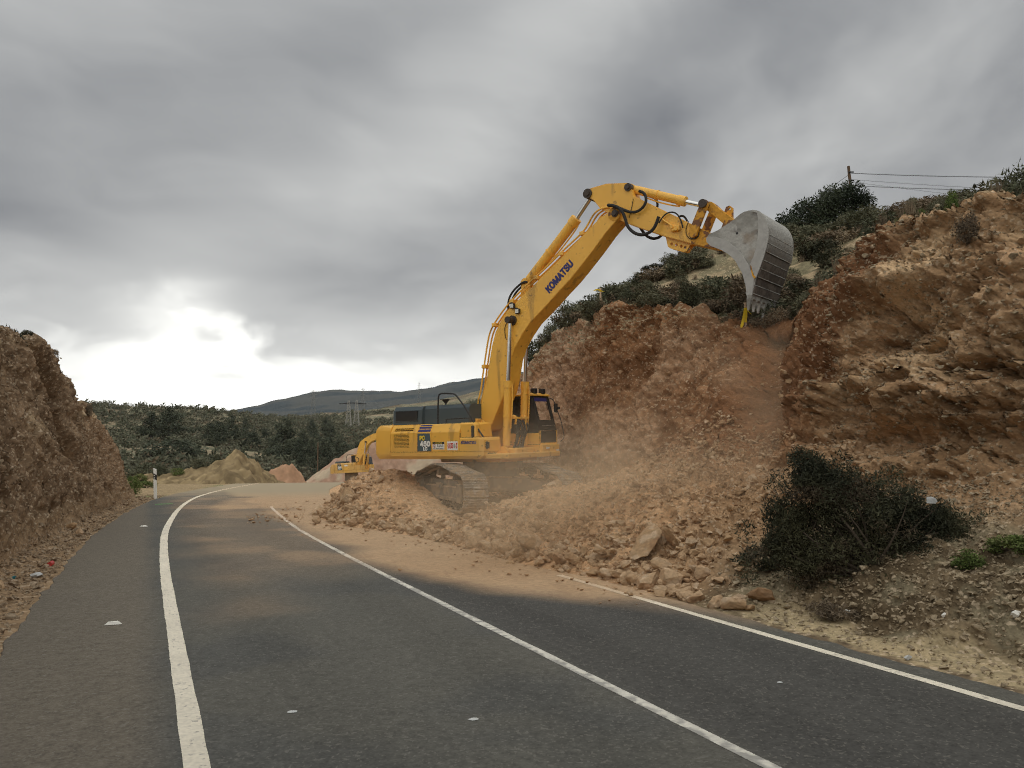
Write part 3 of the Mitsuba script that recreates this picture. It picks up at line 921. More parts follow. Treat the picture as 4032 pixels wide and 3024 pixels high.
put('road', slab(-1.30, 6.80, -30, 86), 'm_asphalt', 30)
tell('road', 'two lane asphalt road bending to the right, dusted with dug earth', 'road', kind='structure')
part('road', 'edge_line', strip(.29, .455, .004, -30, 66, .1, 2, .012, 1), 'm_line', False, 'broad white edge line on the left of the road')
part('road', 'centre_line', strip(3.70, 3.81, .004, -30, 34, .1, 2, .012, 2), 'm_line_worn', False, 'worn white centre line of the road')
part('road', 'edge_line', strip(6.37, 6.49, .004, -30, 12.5, .1, 2, .012, 3), 'm_line', False, 'narrow white edge line on the right of the road')
# ---------------------------------------------------------------- excavators
class Rig:
    """A machine's own axes: x forward, y to its left, z up, from the middle of its base."""

    def __init__(self, key, base, yaw, roll=0.0, pitch=0.0, scale=1.0):
        d = np.array([math.cos(yaw), -math.sin(yaw), 0])
        L = np.array([math.sin(yaw), math.cos(yaw), 0])
        U = np.array([0, 0, 1.0])
        L, U = L * math.cos(roll) + U * math.sin(roll), U * math.cos(roll) - L * math.sin(roll)
        d, U = d * math.cos(pitch) + U * math.sin(pitch), U * math.cos(pitch) - d * math.sin(pitch)
        self.m = np.eye(4)
        self.m[:3, :3] = np.stack([d, L, U], 1) * scale
        self.m[:3, 3] = base
        self.key = key

    def add(self, path, mesh, mat, smooth=32, label=None, kind=None, parent=None):
        mesh = cat(mesh).copy()
        mesh.apply_transform(self.m)
        return part(parent or self.key, path, mesh, mat, smooth, label, kind)


def along_r(profile, r0, r1):
    """A prism: the profile in (l, z) drawn out from r0 to r1."""
    m = plate(profile, 0, 1)
    v = np.array(m.vertices)
    out = np.stack([r0 + (r1 - r0) * v[:, 1], v[:, 0], v[:, 2]], 1)
    return trimesh.Trimesh(out, np.array(m.faces)[:, ::-1], process=False)


def lettering(text, height, origin, ang, l, length=None, depth=.006, bold=True):
    """Letters on a face that looks to the machine's right (towards -l)."""
    m = meshkit.text_mesh(text, height, depth, bold)
    v = np.array(m.vertices)
    if length:
        v[:, 0] *= length / v[:, 0].max()
    ca, sa = math.cos(ang), math.sin(ang)
    out = np.stack([origin[0] + v[:, 0] * ca - v[:, 1] * sa, l - v[:, 2], origin[1] + v[:, 0] * sa + v[:, 1] * ca], 1)
    return trimesh.Trimesh(out, m.faces, process=False)


def heavy(m, w):
    """Fatter letters."""
    out = []
    for i, (a, b) in enumerate(((0, 0), (w, 0), (-w, 0), (0, w), (0, -w))):
        q = m.copy()
        q.apply_translation((a, -.0004 * i, b))
        out.append(q)
    return cat(out)


def jack(rig, name, base, mid, end, l, rb, rr, mat='m_yellow', label=None):
    """A hydraulic cylinder: barrel from base to mid in (r, z), rod on to end; its eye and rod are parts of it."""
    p = lambda q, dl=0: (q[0], l + dl, q[1])
    b, m, e = np.array(base), np.array(mid), np.array(end)
    u = (m - b) / np.linalg.norm(m - b)
    body = [cyl(p(b + u * rb), p(m), rb, n=20), cyl(p(m - u * .22), p(m), rb * 1.16, n=20), cyl(p(b, -.12), p(b, .12), rb * 1.05, n=16),
            cyl(p(b + (m - b) * .47), p(b + (m - b) * .47 + u * .05), rb * 1.14, n=20)]
    k = rig.add(name, body, mat, label=label)
    q = np.array([-u[1], u[0]])
    line = [p(m - u * .12 + q * rb * -1.3), p(m - u * .3 + q * rb * -1.45), p(b + (m - b) * .5 + q * rb * -1.45), p(b + (m - b) * .30 + q * rb * -1.2)]
    rig.add('pipe', tube(spline(line, 4), .022, 6), mat, parent=k)
    rig.add('rod', cyl(p(m), p(e - (e - m) / np.linalg.norm(e - m) * .1), rr, n=18), 'm_chrome', parent=k)
    rig.add('rod_eye', cyl(p(e, -.11), p(e, .11), rr * 1.7, n=18), 'm_grease', parent=k)
    return k


def track(rig, key, y, length=4.1, r=.50, width=.70, visible=True, pitch=.215):
    """One crawler: a chain of shoes round idler and sprocket with rollers and frame, in the undercarriage's axes."""
    h = length / 2
    zc = .56
    top = [(h, zc + r), (h * .58, 1.16), (h * .2, 1.28), (-h * .2, 1.30), (-h * .58, 1.19), (-h * .83, 1.10), (-h, zc + r)]
    top = spline([(a, 0, b) for a, b in top], 12)[:, [0, 2]]
    arc1 = [(h + r * math.sin(a), zc + r * math.cos(a)) for a in np.linspace(.05, math.pi - .25, 26)]
    arc2 = [(-h - r * math.sin(a), zc + r * math.cos(a)) for a in np.linspace(math.pi - .05, .05, 26)]
    loop = np.array(list(top[::-1]) + arc1 + [(h * .8, .05), (-h * .8, .05)] + arc2 + [tuple(top[-1])])
    seg = np.r_[0, np.cumsum(np.linalg.norm(np.diff(loop, axis=0), axis=1))]
    n = int(seg[-1] / pitch)
    tr = key
    prof = [(-.098, 0), (.098, 0), (.100, .024), (.085, .024), (.080, .058), (.068, .058), (.062, .024), (.010, .024), (.006, .052), (-.006, .052), (-.010, .024), (-.062, .024), (-.066, .050), (-.078, .050), (-.083, .024), (-.100, .024)]
    low = []
    link = []
    for i in range(n):
        s = (i + .5) * seg[-1] / n
        x, z = np.interp(s, seg, loop[:, 0]), np.interp(s, seg, loop[:, 1])
        x2, z2 = np.interp(s + .05, seg, loop[:, 0]), np.interp(s + .05, seg, loop[:, 1])
        x1, z1 = np.interp(s - .05, seg, loop[:, 0]), np.interp(s - .05, seg, loop[:, 1])
        t = np.array([x2 - x1, z2 - z1])
        t /= np.linalg.norm(t)
        o = np.array([-t[1], t[0]])
        m = plate(prof, y - width / 2, y + width / 2)
        v = np.array(m.vertices)
        vv = np.stack([x + v[:, 0] * t[0] + v[:, 2] * o[0], v[:, 1], z + v[:, 0] * t[1] + v[:, 2] * o[1]], 1)
        m = trimesh.Trimesh(vv, m.faces, process=False)
        for dy in (-.13, .13):
            c = np.array([x, y + dy, z]) - np.array([o[0], 0, o[1]]) * .05
            tt = np.array([t[0], 0, t[1]]) * .10
            link.append(cyl(c - tt, c + tt, .05, n=6))
        seen = z > .5 or x > h * .9
        if seen and visible:
            rig.add('track_shoe', m, 'm_track', False, parent=tr)
        else:
            low.append(m)
    rig.add('shoe_run', low, 'm_track', False, parent=tr, kind='stuff')
    rig.add('chain', link, 'm_frame', parent=tr)
    sg_ = -1 if y < 0 else 1
    out = y + sg_ * .20
    frame = [cbox(-h + .1, h - .15, y - .20, y + .20, .34, .72, .04), plate([(-h + .35, .70), (h - .4, .70), (h - .75, .88), (-h + .7, .90)], y - .13, y + .13),
             cbox(h - .55, h - .12, out - .03, out + .035, .26, .80, .02), cbox(-h + .25, h - .3, out - .01, out + .03, .30, .40, .01)]
    rig.add('track_frame', frame, 'm_frame', parent=tr)
    rig.add('idler', [cyl((h, y - .10, zc), (h, y + .10, zc), r - .08, n=28), cyl((h, y - .16, zc), (h, y + .16, zc), .17, n=16)], 'm_frame', parent=tr)
    rig.add('final_drive', [cyl((-h, y - .24, zc), (-h, y + .24, zc), r - .10, n=28), cyl((-h, out, zc), (-h, out + sg_ * .14, zc), .33, .28, n=24)], 'm_frame', parent=tr)
    for x in np.linspace(-h + .55, h - .5, 8):
        rig.add('roller', [cyl((x, y - .20, .19), (x, y + .20, .19), .115, n=14), cyl((x, out - .05, .19), (x, out + .03, .19), .06, n=10)], 'm_grease', parent=tr)
    for x in (-.45, .75):
        rig.add('carrier_roller', [cyl((x, y - .17, 1.10), (x, y + .17, 1.10), .10, n=14), cbox(x - .06, x + .06, y - .06, y + .06, .85, 1.05, .01)], 'm_frame', parent=tr)
    rig.add('step', cbox(-.35, .15, out, out + sg_ * .05, .66, .76, .008), 'm_frame', parent=tr)


# ---- the big machine
E1 = thing('excavator', 'big yellow excavator on the rubble heap with its bucket raised to the cutting', 'excavator')
UG = Rig(E1, (-.58, 25.2, .42), math.radians(68), 0, 0)
for y in (-1.45, 1.45):
    k = piece(E1, 'crawler_track')
    tell(k, None)
    track(UG, k, y)
for k in [k for k, v in labels.items() if not v]:
    del labels[k]
carbody = [cbox(-.85, .85, -.9, .9, .52, .98, .05)]
for sx in (-1, 1):
    for sy in (-1, 1):
        carbody.append(hull([(sx * .35, sy * .3, .98), (sx * .85, sy * .3, .98), (sx * .35, sy * .3, .58), (sx * .85, sy * .3, .58),
                             (sx * .75, sy * 1.32, .80), (sx * 1.35, sy * 1.32, .80), (sx * .75, sy * 1.32, .45), (sx * 1.35, sy * 1.32, .45)]))
UG.add('car_body', carbody, 'm_frame')
UG.add('slew_ring', [cyl((0, 0, .96), (0, 0, 1.22), .80, n=36), cyl((0, 0, 1.22), (0, 0, 1.46), .92, n=36)], 'm_frame')

A = Rig(E1, (-.71, 25.4, .45), math.radians(36), math.radians(2.0))
A.add('revolving_frame', [cbox(-2.6, 1.75, -1.32, 1.40, 1.51, 1.66, .02), cbox(-1.1, 1.2, -.95, .95, 1.40, 1.53, .02), cbox(.35, 1.45, -.50, .46, 1.6, 1.80, .03),
                       *[plate([(.86, 1.60), (1.22, 1.60), (1.22, 1.72), (1.12, 1.86), (.98, 1.86), (.86, 1.74)], l - .03, l + .03) for l in (-.60, -.27, .27, .60)]], 'm_yellow')
# counterweight, round in plan behind
pts = []
for z, ins in ((1.51, .10), (1.62, .02), (1.70, 0), (2.36, 0), (2.47, .05), (2.56, .16)):
    for a in np.radians(np.linspace(-26, 26, 15)):
        R = 3.60 - ins
        pts.append((-R * math.cos(a), R * math.sin(a) * 1.0, z))
    for l in (-1, 1):
        pts += [(-2.69, l * (1.5 - ins), z), (-3.10, l * (1.5 - ins), z)]
cw = A.add('counterweight', hull(pts), 'm_yellow', 25)
A.add('seam', [box(-3.20, -2.69, -1.503, -1.49, 1.722, 1.734)], 'm_grease', parent=cw)
A.add('lifting_eye', [cyl((-3.1, l, 2.55), (-3.1, l, 2.61), .05, n=10) for l in (-.9,)], 'm_yellow', parent=cw)
A.add('handle', tube(spline([(-2.95, -1.0, 2.56), (-2.9, -.95, 2.62), (-2.55, -.7, 2.80)], 5), .018, 6), 'm_bucket', parent=cw)
# right-hand body: skirt, panels with a bevelled shoulder
skirt = [(-1.50, 1.718), (-1.50, 1.60), (-1.44, 1.51), (-.6, 1.51), (-.6, 1.718)]
A.add('skirt', [along_r(skirt, -2.68, .84), hull([(.84, -1.50, 1.718), (.84, -1.50, 1.60), (.84, -1.44, 1.51), (.84, -.5, 1.51), (.84, -.5, 1.718), (.95, -1.42, 1.718), (.95, -1.42, 1.61), (.90, -1.36, 1.54), (.97, -.5, 1.718), (.97, -.5, 1.61), (.92, -.5, 1.54)])], 'm_yellow', 25)
A.add('skirt_vent', box(.955, .985, -1.25, -.85, 1.63, 1.68), 'm_grease')
sect = [(-1.492, 1.728), (-1.497, 2.29), (-1.487, 2.325), (-1.36, 2.545), (-1.33, 2.56), (-.62, 2.56), (-.62, 1.728)]
A.add('inner_body', [box(-2.66, .105, -1.47, -.60, 1.65, 2.27), box(-2.66, .105, -1.30, -.64, 2.2, 2.53)], 'm_grease')


def panel(r0, r1, name='side_panel', **k):
    return A.add(name, along_r(sect, r0 + .006, r1 - .006), 'm_yellow', 20, **k)


def face_panel(r0, r1, openings):
    """A side panel with openings cut through its upright face and shoulder; openings in (r, z)."""
    up = plate([(r0 + .006, 1.728), (r1 - .006, 1.728), (r1 - .006, 2.305), (r0 + .006, 2.305)], -1.497, -1.474, [o for o in openings if o[2][1] < 2.31])
    sh = [o for o in openings if o[2][1] >= 2.31]
    m = plate([(r0 + .006, 2.305), (r1 - .006, 2.305), (r1 - .006, 2.55), (r0 + .006, 2.55)], 0, .02, sh)
    v = np.array(m.vertices)
    v[:, 1] += -1.497 + (v[:, 2] - 2.305) * .57
    m = trimesh.Trimesh(v, m.faces, process=False)
    return A.add('side_panel', [up, m, box(r0 + .006, r1 - .006, -1.36, -.62, 2.535, 2.56)], 'm_yellow', 20, label='side panel with the radiator louvres')


rect = lambda a, b, c, d: [(a, c), (b, c), (b, d), (a, d)]
gp = face_panel(-2.68, -1.56, [rect(-2.55, -1.89, 1.865, 2.28), rect(-2.54, -1.75, 2.365, 2.45)])
for i in range(10):
    z = 1.875 + i * .0415
    A.add('louvre', plate([(-2.55, z), (-1.89, z), (-1.89, z + .024), (-2.55, z + .024)], -1.503, -1.475), 'm_yellow', False, parent=gp)
A.add('louvre', box(-2.54, -1.75, -1.46, -1.44, 2.395, 2.42), 'm_yellow', False, parent=gp)
A.add('latch', cbox(-1.84, -1.73, -1.505, -1.49, 2.0, 2.10, .005), 'm_yellow', parent=gp)
np_ = panel(-1.56, -.98, label='side panel with blue stripes and the model sign')
for a, b in ((2.335, 2.405), (2.43, 2.485), (2.51, 2.54)):
    f = lambda z: -1.499 + max(0, z - 2.305) * .575
    q = plate([(-1.535 + (a - 2.3) * .1, a), (-1.035, a), (-1.035, b), (-1.535 + (b - 2.3) * .1, b)], 0, .006)
    v = np.array(q.vertices)
    v[:, 1] += -1.502 + (v[:, 2] - 2.318) * .575
    A.add('stripe', trimesh.Trimesh(v, q.faces, process=False), 'm_blue', False, parent=np_)
A.add('model_sign', plate([(-1.548, 1.745), (-.990, 1.745), (-1.045, 2.285), (-1.535, 2.285)], -1.503, -1.495), 'm_teal', False, parent=np_)
A.add('lettering', heavy(lettering('PC', .12, (-1.455, 2.085), 0, -1.503, .21), .008), 'm_decal_yellow', False, parent=np_)
A.add('lettering', heavy(lettering('450', .14, (-1.435, 1.90), 0, -1.503, .40), .011), 'm_white', False, parent=np_)
A.add('lettering', heavy(lettering('LC', .10, (-1.315, 1.768), 0, -1.503, .165), .008), 'm_white', False, parent=np_)
sp = panel(-.98, .11)
# two stickers
A.add('sticker', plate(rect(-.93, -.475, 1.80, 2.02), -1.502, -1.496), 'm_white', False, parent=sp, label='white warning sticker with a black head')
A.add('sticker_head', plate(rect(-.93, -.475, 1.955, 2.02), -1.505, -1.500), 'm_black', False, parent=sp)
A.add('lettering', lettering('ATENCION', .030, (-.84, 1.973), 0, -1.505, .28, .003), 'm_decal_yellow', False, parent=sp)
A.add('sign_ring', plate(ring_pts((-.855, 1.898), .052, 20), -1.505, -1.500, [ring_pts((-.855, 1.898), .040, 20)]), 'm_red', False, parent=sp)
A.add('sign_hand', plate(ring_pts((-.855, 1.895), .020, 8), -1.505, -1.500), 'm_black', False, parent=sp)
A.add('lettering', cat(lettering('SE PROHIBE', .026, (-.755, 1.912), 0, -1.502, .25, .003), lettering('PERMANECER', .026, (-.755, 1.868), 0, -1.502, .25, .003), lettering('EN EL RADIO DE TRABAJO', .024, (-.905, 1.812), 0, -1.502, .40, .003)), 'm_black', False, parent=sp)
A.add('sticker', plate(rect(-.36, .045, 1.775, 2.035), -1.502, -1.496), 'm_white', False, parent=sp, label='red and white sticker with an oval emblem')
A.add('sticker_field', plate(rect(-.335, .025, 1.83, 1.985), -1.505, -1.500), 'm_red', False, parent=sp)
A.add('emblem', plate([(-.07 + .072 * math.cos(a), 1.905 + .098 * math.sin(a)) for a in np.linspace(0, 6.28, 20)[:-1]], -1.508, -1.503), 'm_white', False, parent=sp)
A.add('emblem_core', plate([(-.07 + .045 * math.cos(a), 1.905 + .070 * math.sin(a)) for a in np.linspace(0, 6.28, 16)[:-1]], -1.511, -1.506), 'm_bucket', False, parent=sp)
A.add('lettering', cat(*[box(-.32, -.32 + w_, -1.508, -1.503, z, z + .012) for w_, z in ((.11, 1.955), (.13, 1.925), (.15, 1.893), (.12, 1.86))]), 'm_white', False, parent=sp)
# front box and tool locker
fb = A.add('front_box', [along_r([(-1.44, 2.155), (-1.44, 2.53), (-1.40, 2.575), (-.62, 2.575), (-.62, 2.155)], .115, .56), hull([(.56, -1.44, 2.155), (.56, -1.44, 2.53), (.56, -1.40, 2.575), (.56, -.62, 2.575), (.56, -.62, 2.155), (.66, -1.36, 2.155), (.64, -1.36, 2.50), (.60, -1.3, 2.55), (.66, -.62, 2.155), (.60, -.62, 2.55)])], 'm_yellow', 25)
lk = A.add('tool_locker', [along_r([(-1.492, 1.728), (-1.492, 2.10), (-1.46, 2.14), (-.50, 2.14), (-.50, 1.728)], .115, .84), hull([(.84, -1.492, 1.728), (.84, -1.492, 2.10), (.84, -1.46, 2.14), (.84, -.50, 2.14), (.84, -.50, 1.728), (.95, -1.40, 1.728), (.945, -1.40, 2.06), (.90, -1.34, 2.12), (.97, -.66, 1.728), (.965, -.70, 2.04), (.90, -.72, 2.12), (.90, -.50, 1.728), (.86, -.50, 2.08)])], 'm_yellow', 25)
A.add('lettering', heavy(lettering('KOMATSU', .075, (.165, 1.955), 0, -1.493, .56), .005), 'm_blue', False, parent=lk)
# engine hood
hs = [(-1.02, 2.52), (-.98, 3.02), (-.90, 3.14), (.90, 3.14), (1.0, 3.02), (1.04, 2.52)]
hd = A.add('engine_hood', [along_r(hs, -3.00, -1.80), along_r([(-.92, 2.52), (-.89, 3.04), (-.82, 3.15), (.9, 3.15), (.98, 3.04), (1.02, 2.52)], -1.795, .02), hull([(-3.0, -1.02, 2.52), (-3.0, -.98, 3.02), (-3.0, -.9, 3.14), (-3.0, .9, 3.14), (-3.0, 1.0, 3.02), (-3.0, 1.04, 2.52), (-3.10, -.95, 2.52), (-3.09, -.93, 3.0), (-3.09, .93, 3.0), (-3.10, .95, 2.52)])], 'm_hood', 25)
A.add('vent', plate(rect(-2.90, -1.98, 2.66, 3.0), -1.022, -.985), 'm_black', parent=hd)
for i in range(8):
    z = 2.67 + i * .042
    A.add('louvre', box(-2.90, -1.98, -1.035 + (z - 2.52) * .07, -1.0, z, z + .02), 'm_hood', False, parent=hd)
A.add('far_body', [along_r([(1.49, 1.66), (1.49, 2.4), (1.36, 2.55), (.7, 2.55), (.7, 1.66)], -2.66, .0)], 'm_yellow', 25)
# guard rail, mirror and lamp post
rail = [(-.911, 2.56), (-.895, 3.1), (-.872, 3.38), (-.84, 3.45), (-.756, 3.48), (-.5, 3.47), (-.28, 3.45), (-.20, 3.42), (-.1, 3.32), (.132, 3.066), (.40, 2.70), (.636, 2.376), (.86, 2.10), (.965, 1.98), (.985, 1.90), (.965, 1.82), (.93, 1.79)]
rl = A.add('guard_rail', [tube([(a, -1.27, b) for a, b in rail], .024, 8), tube([(-.64, -1.2, 2.55), (-.64, -1.2, 2.69), (-.5, -1.22, 2.70), (.38, -1.27, 2.71)], .017, 6)], 'm_black')
A.add('rail_clamp', cbox(.95, 1.0, -1.34, -1.20, 1.82, 2.0, .01), 'm_black', parent=rl)
A.add('mirror', cbox(.54, .60, -1.50, -1.28, 2.12, 2.49, .03), 'm_black', parent=rl)
A.add('lamp_post', [tube([(-.99, -.8, 2.54), (-.99, -.8, 3.20)], .022, 6), hull([(-1.1, -.86, 3.31), (-.90, -.86, 3.31), (-1.1, -.72, 3.31), (-.90, -.72, 3.31), (-1.02, -.8, 3.19), (-.95, -.8, 3.19)]), box(-1.14, -.88, -.9, -.7, 3.31, 3.325)], 'm_black')
# yellow pipe loops behind the boom
for i, (r, l, h) in enumerate(((-.80, -.62, .33), (-.47, -.60, .40), (-.28, -.3, .22), (-.10, -.5, .18))):
    A.add('hydraulic_pipe', tube(spline([(r - .10, l, 2.55), (r - .10, l, 2.55 + h * .6), (r - .05, l, 2.55 + h), (r + .05, l, 2.55 + h), (r + .10, l, 2.55 + h * .65), (r + .06, l, 2.62)], 5), .034, 8), 'm_yellow')
A.add('valve_block', [cbox(-.96, -.80, -.75, -.5, 2.55, 2.78, .01), cbox(-.72, -.30, -.7, -.4, 2.55, 2.72, .015), cbox(-.2, .06, -.62, -.35, 2.55, 2.70, .02)], 'm_yellow')
# boom foot brackets
for l in (-.40, .40):
    A.add('foot_bracket', [plate([(-.12, 1.66), (.62, 1.66), (.40, 2.15), (.25, 2.55), (.13, 2.66), (-.02, 2.65), (-.11, 2.52), (-.12, 2.2)], l - .035, l + .035, round_=.04)], 'm_yellow')
A.add('foot_pin', cyl((.06, -.47, 2.49), (.06, .47, 2.49), .10, n=20), 'm_rusty')
# boom
BO = [(-.08, 2.36), (.05, 2.30), (.30, 2.36), (.42, 2.54), (.68, 3.02), (.95, 3.5), (1.09, 4.0), (1.19, 4.47), (1.32, 4.77), (1.607, 5.16), (1.914, 5.50), (2.214, 5.714), (2.534, 5.963), (2.947, 6.298), (3.305, 6.572), (3.611, 6.848),
      (4.098, 7.311), (4.516, 7.74), (4.80, 7.98), (4.97, 8.10), (5.005, 8.22), (4.95, 8.33), (4.80, 8.37), (4.37, 8.20), (4.083, 8.0), (2.95, 7.19), (2.707, 7.021), (2.365, 6.804), (1.991, 6.524), (1.483, 6.193), (1.068, 5.905), (.802, 5.607), (.612, 5.31), (.47, 4.901), (.323, 4.279), (.225, 3.844), (.096, 3.45), (-.03, 2.943), (-.13, 2.66), (-.15, 2.5)]
boom = A.add('boom', plate(BO, -.30, .30), 'm_yellow', 22)
inset = sg.Polygon(BO).buffer(-.012)
A.add('side_web', [plate(list(inset.exterior.coords)[:-1], -.312, -.30), plate(list(inset.exterior.coords)[:-1], .30, .312)], 'm_yellow', 22, parent=boom)
A.add('lettering', heavy(lettering('KOMATSU', .20, (2.585, 6.262), math.atan2(.738, .87), -.312, 1.13), .014), 'm_blue', False, parent=boom)
cp0 = (1.277, 5.60)
A.add('cylinder_pin', [cyl((cp0[0], -.58, cp0[1]), (cp0[0], .58, cp0[1]), .085, n=18), cyl((cp0[0], -.37, cp0[1]), (cp0[0], -.31, cp0[1]), .15, n=20), cyl((cp0[0], -.60, cp0[1]), (cp0[0], -.56, cp0[1]), .10, n=18)], 'm_grease', parent=boom)
A.add('tip_pin', [cyl((4.83, -.36, 8.22), (4.83, .36, 8.22), .10, n=18), cyl((4.83, -.40, 8.22), (4.83, -.35, 8.22), .065, n=14)], 'm_grease', parent=boom)
A.add('tip_boss', [plate(ring_pts((4.80, 8.21), .19, 22), -.325, -.30), plate(ring_pts((4.80, 8.21), .19, 22), .30, .325)], 'm_rusty', parent=boom)
for r, z in ((1.317, 6.03), (1.501, 5.85)):
    w_ = A.add('work_lamp', [cbox(r - .075, r + .075, -.42, -.33, z - .075, z + .075, .012), cbox(r - .12, r - .03, -.36, -.30, z + .03, z + .12, .01)], 'm_black', parent=boom)
    A.add('lens', plate(rect(r - .055, r + .06, z - .06, z + .055), -.427, -.419), 'm_lens', parent=boom)
A.add('grease_line', tube(spline([(1.16, -.33, 5.60), (1.02, -.33, 5.5), (.99, -.33, 5.2), (1.03, -.325, 5.05)], 5), .010, 5), 'm_black', parent=boom)
# pipes along the boom's back
back = [(-.10, 2.85), (-.16, 3.15), (-.06, 3.5), (.02, 3.857), (.15, 4.5), (.26, 5.0), (.38, 5.36), (.654, 5.72), (1.002, 6.06), (1.445, 6.40), (1.954, 6.73), (2.451, 7.04), (2.92, 7.36), (3.35, 7.64), (3.82, 7.97), (4.0, 8.2), (4.2, 8.40), (4.46, 8.46), (4.64, 8.45)]
for i, l in enumerate((-.25, -.13, .13, .25)):
    q = [(a + .03 * (i % 2), l, b - .02 * (i % 2)) for a, b in back]
    A.add('pipe', tube(spline(q, 5), .027, 7), 'm_yellow', parent=boom)
for a, b in ((.10, 4.3), (.52, 5.55), (1.2, 6.2), (2.1, 6.8), (3.0, 7.38), (3.7, 7.86)):
    A.add('pipe_clamp', cbox(a - .05, a + .09, -.31, .31, b - .06, b + .05, .012), 'm_yellow', parent=boom)
for l in (-.19, -.02):
    A.add('hose', tube(spline([(1.02, l, 6.0), (1.05, l, 6.25), (1.186, l, 6.47), (1.395, l, 6.63), (1.62, l, 6.73), (1.75, l, 6.72)], 6), .032, 7), 'm_rubber', parent=boom)
# boom and arm cylinders
for l in (-.435, .435):
    jack(A, 'boom_cylinder', (1.03, 1.74), (1.145, 3.80), cp0, l, .115, .058)
A.add('hose_bundle', [tube(spline([(1.20 + .03 * math.sin(i), l, 2.62), (1.27 + .04 * math.sin(2 * i), l + .01, 2.45), (1.24 + .06 * math.cos(i), l, 2.1), (1.12 + .05 * math.sin(i), l, 1.72)], 6), .028, 6) for i, l in enumerate(np.linspace(-.26, .30, 11))], 'm_rubber')
for l in (-.25, .25):
    A.add('cylinder_pipe', [tube(spline([(1.15, l * 1.5, 2.72), (1.24, l, 2.74), (1.27, l, 2.66), (1.25, l, 2.5)], 5), .035, 7), cbox(1.10, 1.30, l - .12, l + .12, 2.66, 2.72, .01)], 'm_yellow')
A.add('cylinder_lug', [plate([(1.45, 6.2), (1.85, 6.45), (1.68, 6.82), (1.52, 6.80)], l - .03, l + .03) for l in (-.12, .12)], 'm_yellow', parent=boom)
jack(A, 'arm_cylinder', (1.60, 6.72), (3.40, 8.395), (3.927, 8.965), 0, .145, .068)
# arm
AR = [(3.80, 8.93), (3.82, 9.06), (4.007, 9.11), (4.526, 9.14), (5.20, 9.03), (5.29, 8.93), (5.30, 8.82), (5.351, 8.64), (6.2, 8.10), (7.173, 7.471), (7.51, 7.27), (7.74, 7.15), (7.88, 7.06), (7.90, 6.95), (7.84, 6.86), (7.70, 6.83), (7.405, 6.91), (7.063, 7.035), (6.263, 7.365), (5.152, 7.90), (4.90, 8.05), (4.70, 8.20), (4.323, 8.46), (4.09, 8.76), (3.95, 8.84), (3.85, 8.86)]
arm = A.add('arm', plate(AR, -.215, .215), 'm_yellow', 22)
ai = sg.Polygon(AR).buffer(-.014)
A.add('side_web', [plate(list(ai.exterior.coords)[:-1], -.228, -.215), plate(list(ai.exterior.coords)[:-1], .215, .228)], 'm_yellow', 22, parent=arm)
A.add('tip_plate', [plate([(6.95, 7.60), (7.20, 7.45), (7.51, 7.26), (7.74, 7.14), (7.88, 7.05), (7.90, 6.95), (7.84, 6.86), (7.70, 6.835), (7.405, 6.915), (7.07, 7.04), (6.99, 7.07)], sgn * .228 - .012, sgn * .228 + .012) for sgn in (-1, 1)], 'm_rusty', parent=arm)
lug = [(6.22, 7.40), (6.27, 7.12), (6.33, 7.06), (6.72, 6.905), (6.80, 6.915), (6.86, 7.0), (6.90, 7.06), (7.05, 7.07), (7.0, 7.2)]
for l in (-.10, .10):
    A.add('lug_plate', plate(lug, l - .02, l + .02, [ring_pts(c, .042, 14) for c in ((6.382, 7.168), (6.518, 7.119), (6.657, 7.062), (6.765, 7.02))]), 'm_yellow', parent=arm, label='lug plate with four holes under the arm')
for c, r in (((3.927, 8.965), .14), ((5.21, 8.90), .11), ((7.09, 7.30), .14)):
    A.add('pin', [cyl((c[0], -.27, c[1]), (c[0], .27, c[1]), r, n=20), cyl((c[0], -.31, c[1]), (c[0], .31, c[1]), r * .55, n=14)], 'm_grease', parent=arm)
A.add('valve', [cbox(6.46, 6.70, -.32, -.23, 7.45, 7.60, .02), cyl((6.5, -.36, 7.57), (6.5, -.23, 7.57), .045, n=10), cyl((6.62, -.36, 7.50), (6.62, -.23, 7.50), .05, n=10), tube(spline([(6.17, -.28, 7.90), (6.25, -.29, 7.80), (6.31, -.29, 7.75), (6.44, -.28, 7.64), (6.52, -.28, 7.56)], 4), .026, 6)], 'm_yellow', parent=arm)
hoses = [(-.42, .045, [(4.66, 8.46), (4.761, 8.44), (5.025, 8.297), (5.191, 7.982), (5.254, 7.782), (5.455, 7.56), (5.726, 7.47), (5.999, 7.565), (6.12, 7.74), (6.18, 7.88)]),
         (-.30, .020, [(6.12, 7.74), (6.20, 7.84), (6.378, 7.962), (6.606, 7.922), (6.74, 7.72), (6.80, 7.50)]),
         (-.36, .040, [(4.66, 8.46), (4.75, 8.443), (4.958, 8.354), (5.374, 8.152), (5.652, 8.197), (5.795, 8.39), (5.734, 8.605), (5.60, 8.69)]),
         (.30, .040, [(5.1, 8.1), (5.269, 7.871), (5.437, 7.634), (5.677, 7.5), (5.886, 7.546), (5.95, 7.65)]),
         (.30, .035, [(5.65, 8.66), (5.75, 8.6), (5.812, 8.405), (5.76, 8.28)]),
         (.30, .028, [(6.40, 7.93), (6.45, 7.98), (6.558, 7.971), (6.668, 7.811)]),
         (-.25, .010, [(6.95, 7.66), (6.86, 7.45), (6.93, 7.22), (7.06, 7.18), (7.12, 7.3)]),
         (-.25, .009, [(5.36, 8.55), (5.30, 8.3), (5.22, 8.05)])]
for l, r, q in hoses:
    A.add('hose', tube(spline([(a, l, b) for a, b in q], 6), r, 8), 'm_rubber', parent=arm)
bk = jack(A, 'bucket_cylinder', (5.21, 8.905), (6.765, 8.265), (7.415, 8.005), 0, .118, .062)
